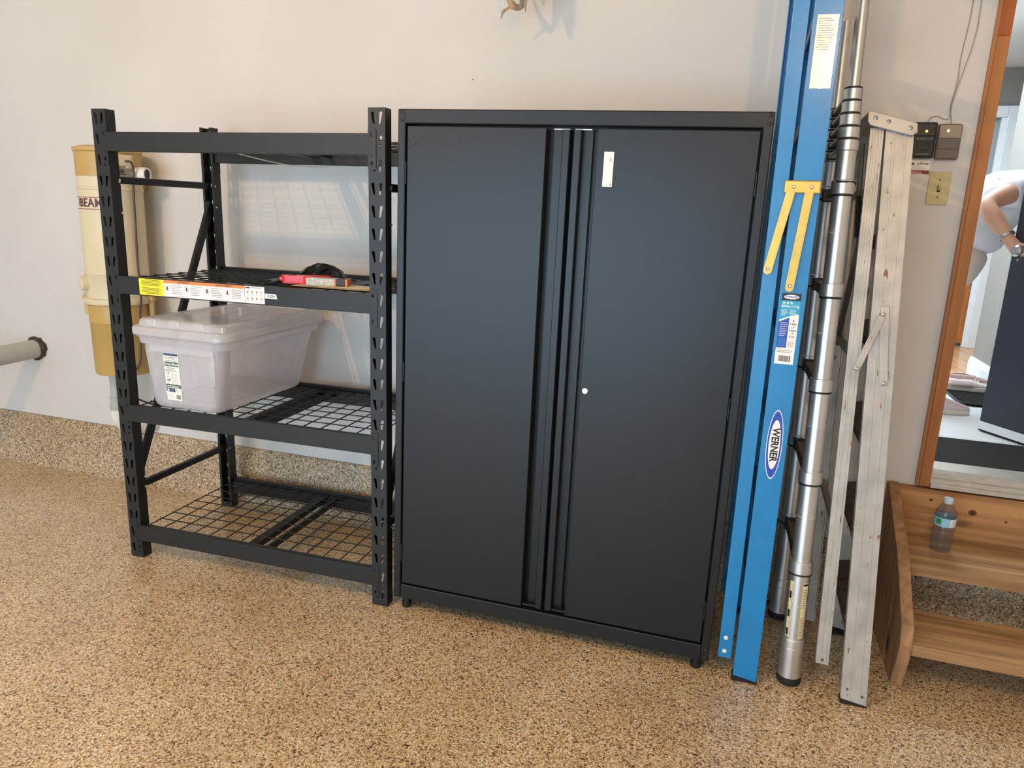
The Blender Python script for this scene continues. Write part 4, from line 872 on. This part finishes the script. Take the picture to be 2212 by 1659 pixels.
# cap, spreader and rivets
cp_ = B().box((1.418, 0.018, 1.792), (1.572, 0.512, 1.800), M_oxal); cp_.v = []; cp_.f = []; cp_.m = []
cp_.prism([(1.425, 1.842), (1.430, 1.848), (1.560, 1.812), (1.562, 1.784), (1.548, 1.776), (1.432, 1.806), (1.425, 1.818)], 1, 0.012, 0.026, M_oxal)
cp_.prism([(1.425, 1.842), (1.430, 1.848), (1.560, 1.812), (1.562, 1.804), (1.430, 1.840)], 1, 0.026, 0.505, M_oxal)
cp_.prism([(1.425, 1.842), (1.430, 1.848), (1.560, 1.812), (1.562, 1.784), (1.548, 1.776), (1.432, 1.806), (1.425, 1.818)], 1, 0.505, 0.519, M_oxal)
cap = shb(cp_, 'top_cap', bevel=0.002)
for x, z in ((1.446, 1.826), (1.482, 1.816), (1.542, 1.798)):
    b = MB().lathe([(0.0065, 0), (0.006, 0.002), (0.003, 0.0035)], (x, 0.012, z), (0, -1, 0), M_alu_d, 14); shb(b, 'rivet', smooth=True)
b = MB(); b.bar((1.510, 0.022, 1.245), (1.447, 0.022, 1.075), 0.020, 0.004, M_oxal, up=(0, 1, 0)); shb(b, 'spreader_arm', bevel=0.0015)
b = MB(); b.bar((1.515, 0.0245, 1.275), (1.528, 0.0245, 1.035), 0.024, 0.004, M_oxal, up=(0, 1, 0)); shb(b, 'spreader_bar', bevel=0.0015)
for x, z in ((1.510, 1.25), (1.448, 1.08), (1.528, 1.042)):
    b = MB().lathe([(0.006, 0), (0.0055, 0.003), (0.003, 0.005)], (x, 0.020, z), (0, -1, 0), M_steel, 12); shb(b, 'rivet', smooth=True)
for x, z in ((1.416, 0.128),):
    b = MB().lathe([(0.0045, 0), (0.004, 0.002)], (x, 0.034, z), (0, -1, 0), M_tread, 12); shb(b, 'rivet')
for x, z in ((1.497, 0.050), (1.542, 0.034)):
    b = MB().lathe([(0.0045, 0), (0.004, 0.002)], (x, 0.030, z), (0, -1, 0), M_tread, 12); shb(b, 'rivet')

# ------------------------------------------------------------------ wooden steps
st = thing('wooden_steps', 'open pine wood steps with two treads below the house door', 'stairs', (2.15, 0.45, 0))
SO = Vector(st.location)
def st_o(b, name, **kw): o = b.build(name, st, **kw); o.location = -SO; return o
prof = [(0.205, 0.0), (0.175, 0.10), (0.160, 0.17), (0.185, 0.235), (0.40, 0.395), (0.62, 0.500), (0.700, 0.545), (0.748, 0.545), (0.748, 0.285), (0.722, 0.26), (0.680, 0.08), (0.640, 0.0)]
for x in (1.652, 2.72):
    b = MB(); b.prism(prof, 0, x, x+0.038, M_pineZ); st_o(b, 'stringer', bevel=0.002)
st_o(B().box((1.6905, 0.165, 0.138), (2.7195, 0.425, 0.178), M_pineX), 'tread', bevel=0.003)
st_o(B().box((1.6905, 0.400, 0.318), (2.7195, 0.715, 0.358), M_pineX), 'tread', bevel=0.003)
rs = st_o(B().box((1.6905, 0.7155, 0.300), (2.7195, 0.7475, 0.540), M_pineR), 'riser', bevel=0.002)
A = Art((0, 0.7153, 0), (1, 0, 0), (0, 0, 1)); M_knot = mat('pine_knot', (70, 40, 24), 0.7); M_knot2 = mat('pine_knot_rim', (120, 72, 38), 0.75)
for x, z, r in ((1.951, 0.470, 0.011), (1.806, 0.500, 0.005), (2.064, 0.452, 0.004), (2.22, 0.50, 0.007)): A.disc(x, z, r*1.35, r*1.15, M_knot2, 0, 18).disc(x, z, r*0.85, r*0.75, M_knot, 1, 16)
A.build('knot', rs)

bo = thing('water_bottle', 'small clear water bottle with a pale cap on the upper wooden tread', 'bottle', (1.828, 0.580, 0.3585))
b = MB(); pf = [(0.030, 0.0), (0.0355, 0.006)]
for k in range(6): pf += [(0.0360, 0.012+k*0.013), (0.0345, 0.0185+k*0.013)]
pf += [(0.036, 0.092), (0.036, 0.098), (0.0352, 0.100), (0.0352, 0.134), (0.036, 0.137), (0.0345, 0.150), (0.028, 0.166), (0.019, 0.178), (0.0145, 0.184), (0.0140, 0.190)]
b.lathe(pf, (0, 0, 0), (0, 0, 1), M_pet, 28); b.build('body', bo, smooth=True)
B().lathe([(0.0352+0.0006, 0.101), (0.0352+0.0006, 0.133)], (0, 0, 0), (0, 0, 1), mat('pale_blue_film', (150, 204, 226), 0.35), 28, False).build('label_band', bo, smooth=True)
b = MB()
def patch2(a0, a1, z0, z1, m, r=0.0362):
    vs = []
    for k in range(7): a = a0+(a1-a0)*k/6; vs += [(r*math.sin(a), -r*math.cos(a), z0), (r*math.sin(a), -r*math.cos(a), z1)]
    b.add(vs, [(2*k, 2*k+2, 2*k+3, 2*k+1) for k in range(6)], m)
patch2(0.25, 1.35, 0.103, 0.131, M_paper); patch2(-1.05, -0.55, 0.108, 0.128, mat('leaf_green_print', (60, 150, 60), 0.4))
for k in range(4): patch2(0.35, 1.2, 0.106+k*0.006, 0.1075+k*0.006, M_grey_ink, 0.0365)
b.build('label_print', bo)
B().lathe([(0.0158, 0.184), (0.0162, 0.186), (0.0162, 0.200), (0.0150, 0.203)], (0, 0, 0), (0, 0, 1), mat('pale_cap', (196, 204, 210), 0.4), 24).build('cap', bo, smooth=True)

# ------------------------------------------------------------------ wall controls, switch, sticker and wires
g1 = thing('garage_door_control', 'black wall control with a yellow light behind the ladder cap', 'control', (1.586, WY, 1.815))
B().box((-0.038, -0.024, -0.060), (0.037, 0, 0.061), M_blk).build('housing', g1, bevel=0.006)
B().box((-0.030, -0.0275, 0.014), (0.030, -0.0238, 0.054), mat('black_button', (34, 35, 38), 0.35)).build('push_bar', g1, bevel=0.002)
B().box((-0.028, -0.0265, -0.002), (0.028, -0.0238, 0.011), mat('dark_grey_keys', (60, 62, 66), 0.4)).build('key_row', g1, bevel=0.001)
for k in range(3): B().lathe([(0.0028, 0), (0.002, 0.001)], (-0.021+k*0.010, -0.0265, 0.005), (0, -1, 0), M_grey_ink, 10).build('key_dot', g1)
B().box((-0.016, -0.0265, -0.032), (0.016, -0.0238, -0.016), M_ink).build('lock_key', g1, bevel=0.002)
B().lathe([(0.0042, 0), (0.003, 0.0015)], (0.003, -0.0275, 0.030), (0, -1, 0), M_ledy, 14).build('indicator_light', g1)
B().box((-0.022, -0.0245, -0.048), (0.022, -0.0238, -0.0455), M_grey_ink).build('print_line', g1)
g2 = thing('wall_control', 'taupe wall control with a green light beside the black one', 'control', (1.665, WY, 1.811))
B().box((-0.038, -0.022, -0.060), (0.037, 0, 0.060), M_taupe2).build('housing', g2, bevel=0.007)
B().box((-0.034, -0.0255, 0.012), (0.033, -0.0218, 0.056), M_taupe).build('upper_button', g2, bevel=0.003)
B().box((-0.034, -0.0245, -0.024), (0.033, -0.0218, 0.010), M_taupe2).build('middle_button', g2, bevel=0.002)
B().box((-0.034, -0.0245, -0.056), (0.033, -0.0218, -0.026), M_taupe2).build('lower_button', g2, bevel=0.003)
B().lathe([(0.0042, 0), (0.003, 0.0015)], (-0.008, -0.0255, 0.036), (0, -1, 0), M_ledg, 14).build('indicator_light', g2)
A = Art((1.556, WY-0.0006, 1.702), (1, 0, 0), (0, 0, 1)); A.rect(0, 0, 0.066, 0.047, M_paper, 0).rect(0, 0, 0.066, 0.0125, M_wine, 1).text('Liftime', 0.042, 0.035, 0.0145, mat('purple_ink', (90, 20, 50), 0.5), 1, 0.0002, sx=0.95)
A.poly([(0.004, 0.034), (0.010, 0.040), (0.017, 0.034)], M_wine, 1).rect(0.005, 0.030, 0.016, 0.0335, M_ink, 1).lines(0.010, 0.0145, 0.056, 0.027, 4, M_grey_ink, 1, 0.2).lines(0.003, 0.002, 0.062, 0.0105, 2, M_paper, 2, 0.25)
o = A.build('wall_sticker'); tag(o, 'small white and red Liftime sticker on the wall below the black control', 'sticker')
sw = thing('light_switch', 'ivory light switch plate on the wall left of the door', 'switch', (1.6605, WY, 1.653))
B().box((-0.035, -0.006, -0.057), (0.035, 0, 0.057), M_toggle).build('plate', sw, bevel=0.002)
B().box((-0.0052, -0.0066, -0.0125), (0.0052, -0.0058, 0.0125), M_ink).build('slot', sw)
B().add([(-0.0040, -0.006, -0.006), (0.0040, -0.006, -0.006), (0.0040, -0.006, 0.010), (-0.0040, -0.006, 0.010), (-0.003, -0.017, 0.004), (0.003, -0.017, 0.004), (0.003, -0.015, 0.011), (-0.003, -0.015, 0.011)], [(0,1,2,3),(7,6,5,4),(0,4,5,1),(1,5,6,2),(2,6,7,3),(3,7,4,0)], M_toggle).build('toggle', sw)
for z in (-0.030, 0.030): B().lathe([(0.003, 0), (0.002, 0.001)], (0, -0.006, z), (0, -1, 0), M_cord, 10).build('screw', sw)
wy = WY-0.003
o = B().tube(smooth_path([(1.663, wy-0.010, 1.872), (1.664, wy, 1.89), (1.655, wy, 1.93), (1.661, wy, 1.98), (1.664, wy, 2.03), (1.662, wy, 2.09), (1.668, wy, 2.17), (1.671, wy, 2.24), (1.672, wy, 2.4), (1.672, wy, 3.04)], 4), 0.0014, M_wire, 6).build('bell_wire'); tag(o, 'thin grey wire going straight up the wall from the taupe control', 'wire')
o = B().tube(smooth_path([(1.590, wy-0.010, 1.878), (1.600, wy, 1.893), (1.620, wy, 1.898), (1.640, wy, 1.889), (1.657, wy-0.003, 1.891), (1.658, wy-0.003, 1.93), (1.665, wy-0.003, 1.985), (1.677, wy-0.003, 2.05), (1.690, wy-0.003, 2.12), (1.697, wy-0.003, 2.20), (1.695, wy-0.003, 2.26), (1.690, wy-0.003, 3.04)], 4), 0.0014, M_wire, 6).build('bell_wire'); tag(o, 'thin grey wire looping from the black control and bowing right up the wall', 'wire')

# ------------------------------------------------------------------ in the hall: mat, tray, shoes, person
o = B().box((1.80, 0.885, HZ), (2.50, 1.29, HZ+0.009), M_mat).build('door_mat', None, bevel=0.003); tag(o, 'charcoal door mat just inside the house door', 'mat')
tr = thing('boot_tray', 'black ribbed boot tray on the white tiles inside the door', 'tray', (2.33, 2.45, HZ))
b = MB(); b.loft([(0.0, 0.125, 0.385, 0.03, 0, 0), (0.018, 0.135, 0.395, 0.03, 0, 0), (0.020, 0.128, 0.388, 0.025, 0, 0), (0.008, 0.118, 0.378, 0.02, 0, 0)], M_blk, True, True); b.build('pan', tr, smooth=True)
b = MB()
for k in range(26): b.box((-0.112, -0.365+k*0.029, 0.008), (0.112, -0.353+k*0.029, 0.013), M_blk)
tag(b.build('ribs', tr), kind='stuff')
def shoe(name, label, loc, rz, mu, ln=0.235, group=None):
    t = thing(name, label, 'shoe', loc, (0, 0, rz), group)
    def outline(s_, z, n_=20):
        pts = []
        for k in range(n_):
            a = 2*PI*k/n_; x = math.cos(a)*ln/2; wd = (0.040 if x > 0 else 0.033)*s_
            pts.append((x*(0.985 if s_ < 1 else 1), math.sin(a)*wd*(1-0.15*(x < -0.03)), z))
        return pts
    b = MB(); n_ = 20
    L_ = [outline(1.02, 0.0), outline(1.06, 0.006), outline(1.04, 0.024)]
    b.add(sum(L_, []), [(q*n_+k, q*n_+(k+1) % n_, (q+1)*n_+(k+1) % n_, (q+1)*n_+k) for q in range(2) for k in range(n_)]+[tuple(range(n_-1, -1, -1)), tuple(2*n_+k for k in range(n_))], M_sole); b.build('sole', t, smooth=True)
    b = MB(); rows = []
    for f, zz, sc in ((0, 0.022, 1.0), (0.35, 0.040, 0.97), (0.7, 0.055, 0.80), (1.0, 0.066, 0.55)):
        row = []
        for k in range(n_):
            a = 2*PI*k/n_; x = math.cos(a)*ln/2*(1-0.04*f); 
            zt2 = zz if x < 0.01 else zz-(zz-0.028)*min(1, (x-0.01)/(ln/2-0.01))*0.75
            row.append((x-(0.016*f if x > 0 else -0.004*f), math.sin(a)*0.037*sc, max(zt2, 0.022+0.004*f)))
        rows.append(row)
    b.add(sum(rows, []), [(q*n_+k, q*n_+(k+1) % n_, (q+1)*n_+(k+1) % n_, (q+1)*n_+k) for q in range(3) for k in range(n_)], mu); up = b.build('upper', t, smooth=True, solid=0.002)
    b = MB(); b.add([(math.cos(2*PI*k/14)*ln*0.26-ln*0.17, math.sin(2*PI*k/14)*0.021, 0.0575) for k in range(14)], [tuple(range(14))], mat('shoe_lining', (120, 84, 72), 0.8)); b.build('lining', up)
    b = MB()
    for k in range(2): b.tube(smooth_path([(0.030+k*0.016, -0.018, 0.060-k*0.006), (0.032+k*0.016, 0, 0.066-k*0.006), (0.030+k*0.016, 0.018, 0.060-k*0.006)], 3), 0.002, M_sole, 5)
    b.build('lace', up); return t
shoe('canvas_shoe', 'pale pink canvas shoe at the front of the boot tray', (2.325, 2.44, HZ+0.0142), 0.12, M_shoe, group='canvas shoes on the boot tray')
shoe('canvas_shoe', 'taupe canvas shoe at the back of the boot tray', (2.36, 2.60, HZ+0.0155), 0.18, M_shoe2, 0.25, 'canvas shoes on the boot tray')

pe = thing('person', 'person in white t-shirt and cream trousers bending to hold the dark door, with bracelet', 'person', (2.08, 1.92, HZ))
PO = Vector(pe.location)
def skin_obj(name, verts, edges, m, root=0, sub=2, par=pe):
    me = bpy.data.meshes.new(name); me.from_pydata([tuple(Vector(v[:3])-PO) for v in verts], edges, [])
    o = bpy.data.objects.new(name, me); C.objects.link(o); o.parent = par; me.materials.append(m)
    md = o.modifiers.new('skin', 'SKIN'); md.use_smooth_shade = True; md.branch_smoothing = 0.4
    lay = me.skin_vertices[0]
    for k, v in enumerate(verts):
        r = v[3]; lay.data[k].radius = (r, v[4]) if len(v) > 4 else (r, r); lay.data[k].use_root = (k == root)
    s_ = o.modifiers.new('sub', 'SUBSURF'); s_.levels = sub; s_.render_levels = sub
    return o
# bare body: near arm with hand, far arm, neck, head, legs under the clothes
V = [(2.05, 1.95, 1.36, 0.09), (2.13, 1.945, 1.60, 0.085), (2.26, 1.90, 1.70, 0.08), (2.37, 1.87, 1.75, 0.052), (2.43, 1.85, 1.79, 0.060),
     (2.50, 1.84, 1.82, 0.088), (2.56, 1.83, 1.80, 0.080),
     (2.235, 1.77, 1.715, 0.056), (2.13, 1.68, 1.680, 0.050), (2.030, 1.600, 1.632, 0.042), (2.055, 1.560, 1.585, 0.043), (2.100, 1.525, 1.520, 0.033), (2.122, 1.505, 1.482, 0.026), (2.150, 1.495, 1.450, 0.031), (2.178, 1.490, 1.425, 0.030),
     (2.33, 2.03, 1.69, 0.050), (2.45, 2.00, 1.52, 0.040), (2.47, 1.84, 1.40, 0.028), (2.46, 1.76, 1.38, 0.032)]
E_ = [(0, 1), (1, 2), (2, 3), (3, 4), (4, 5), (5, 6), (2, 7), (7, 8), (8, 9), (9, 10), (10, 11), (11, 12), (12, 13), (13, 14), (2, 15), (15, 16), (16, 17), (17, 18)]
bodyo = skin_obj('body', V, E_, M_skin)
# five fingers closing on the door edge
fing = [((2.168, 1.468, 1.437), (2.196, 1.462, 1.428), (2.214, 1.480, 1.416), (2.212, 1.502, 1.410)),
        ((2.176, 1.478, 1.422), (2.202, 1.470, 1.410), (2.218, 1.488, 1.396), (2.214, 1.508, 1.390)),
        ((2.174, 1.488, 1.408), (2.198, 1.480, 1.393), (2.212, 1.496, 1.380), (2.208, 1.514, 1.376)),
        ((2.166, 1.498, 1.400), (2.186, 1.492, 1.384), (2.198, 1.504, 1.372), (2.196, 1.518, 1.370)),
        ((2.140, 1.478, 1.448), (2.160, 1.462, 1.462), (2.184, 1.456, 1.458), (2.200, 1.462, 1.446))]
for f in fing:
    skin_obj('finger', [(*p, 0.0098-0.0011*k) for k, p in enumerate(f)], [(0, 1), (1, 2), (2, 3)], M_skin, sub=1)
skin_obj('t_shirt', [(2.055, 1.95, 1.40, 0.165), (2.10, 1.95, 1.57, 0.175), (2.165, 1.93, 1.665, 0.170), (2.27, 1.90, 1.70, 0.145), (2.35, 1.88, 1.74, 0.075),
                     (2.225, 1.77, 1.715, 0.080), (2.165, 1.715, 1.695, 0.074), (2.13, 1.685, 1.682, 0.068), (2.32, 2.03, 1.70, 0.078), (2.39, 2.02, 1.61, 0.068)],
         [(0, 1), (1, 2), (2, 3), (3, 4), (3, 5), (5, 6), (6, 7), (3, 8), (8, 9)], M_shirt)
skin_obj('trousers', [(2.060, 1.95, 1.46, 0.148), (2.040, 1.95, 1.39, 0.158), (2.020, 1.955, 1.30, 0.150), (1.995, 1.885, 1.20, 0.098), (1.965, 1.855, 1.00, 0.076), (1.970, 1.842, 0.84, 0.066), (1.975, 1.838, 0.675, 0.062),
                      (1.975, 2.025, 1.20, 0.098), (1.930, 2.050, 1.00, 0.076), (1.925, 2.070, 0.84, 0.066), (1.930, 2.080, 0.675, 0.062)], [(0, 1), (1, 2), (2, 3), (3, 4), (4, 5), (5, 6), (2, 7), (7, 8), (8, 9), (9, 10)], M_pants)
hr = skin_obj('hair', [(2.455, 1.85, 1.845, 0.075), (2.50, 1.84, 1.865, 0.085), (2.545, 1.835, 1.860, 0.070)], [(0, 1), (1, 2)], M_hair)
b = MB()
for sy in (-1, 1):
    b.lathe([(0.006, 0), (0.011, 0.004), (0.006, 0.008)], Vector((2.605, 1.826+sy*0.03, 1.755))-PO, (0.8, 0, -0.6), M_ink, 10)
b.build('eye', pe)
skin_obj('nose', [(2.610, 1.828, 1.765, 0.012), (2.640, 1.827, 1.735, 0.013)], [(0, 1)], M_skin, sub=1)
for sy in (-1, 1): skin_obj('ear', [(2.50, 1.838+sy*0.085, 1.80, 0.012, 0.02), (2.50, 1.838+sy*0.090, 1.765, 0.010, 0.014)], [(0, 1)], M_skin, sub=1)
b = MB(); b.bar(Vector((2.585, 1.805, 1.705))-PO, Vector((2.585, 1.85, 1.705))-PO, 0.008, 0.008, mat('lips', (176, 100, 96), 0.5)); b.build('mouth', pe)
b = MB(); wax = (Vector((2.122, 1.505, 1.482))-Vector((2.100, 1.525, 1.520))).normalized(); wp = Vector((2.114, 1.512, 1.496))-PO
b.lathe([(0.0300, -0.007), (0.0345, -0.005), (0.0345, 0.005), (0.0300, 0.007)], wp, wax, M_steel, 24, False); b.build('bracelet', pe, smooth=True)
b = MB(); b.lathe([(0.0105, -0.003), (0.0115, 0), (0.0105, 0.003)], Vector((2.178, 1.474, 1.420))-PO, (0.9, -0.2, -0.4), M_zinc, 14, False); b.lathe([(0.006, 0), (0.004, 0.004)], Vector((2.176, 1.462, 1.424))-PO, (0, -1, 0.2), M_steel, 8); b.build('ring', pe, smooth=True)
for nm, x, y, rz in (('shoe', 2.045, 1.835, 0.10), ('shoe', 1.97, 2.08, 0.05)):
    b = MB(); ln = 0.24; n_ = 20
    def oo(s_, z): return [((math.cos(2*PI*k/n_)*ln/2+0.03), math.sin(2*PI*k/n_)*0.042*s_, z) for k in range(n_)]
    Mq = Matrix.Translation(Vector((x, y, HZ))-PO) @ Matrix.Rotation(rz, 4, 'Z')
    rows = [oo(1.0, 0.001), oo(1.05, 0.006), oo(1.03, 0.026)]
    b.add([Mq @ Vector(p) for p in sum(rows, [])], [(q*n_+k, q*n_+(k+1) % n_, (q+1)*n_+(k+1) % n_, (q+1)*n_+k) for q in range(2) for k in range(n_)]+[tuple(range(n_-1, -1, -1))], M_sole)
    def uo(s_, z): return [((math.cos(2*PI*k/n_)*ln/2*(1-0.3*(1-s_))+0.03-0.045*(1-s_)), math.sin(2*PI*k/n_)*0.041*s_, z-(0.6*(z-0.026)*max(0, math.cos(2*PI*k/n_)))) for k in range(n_)]
    rows = [uo(1.0, 0.026), uo(0.95, 0.05), uo(0.78, 0.072), uo(0.5, 0.085)]
    b.add([Mq @ Vector(p) for p in sum(rows, [])], [(q*n_+k, q*n_+(k+1) % n_, (q+1)*n_+(k+1) % n_, (q+1)*n_+k) for q in range(3) for k in range(n_)]+[tuple(3*n_+k for k in range(n_))], mat('pale_pink_canvas', (226, 206, 208), 0.8))
    b.build(nm, pe, smooth=True)
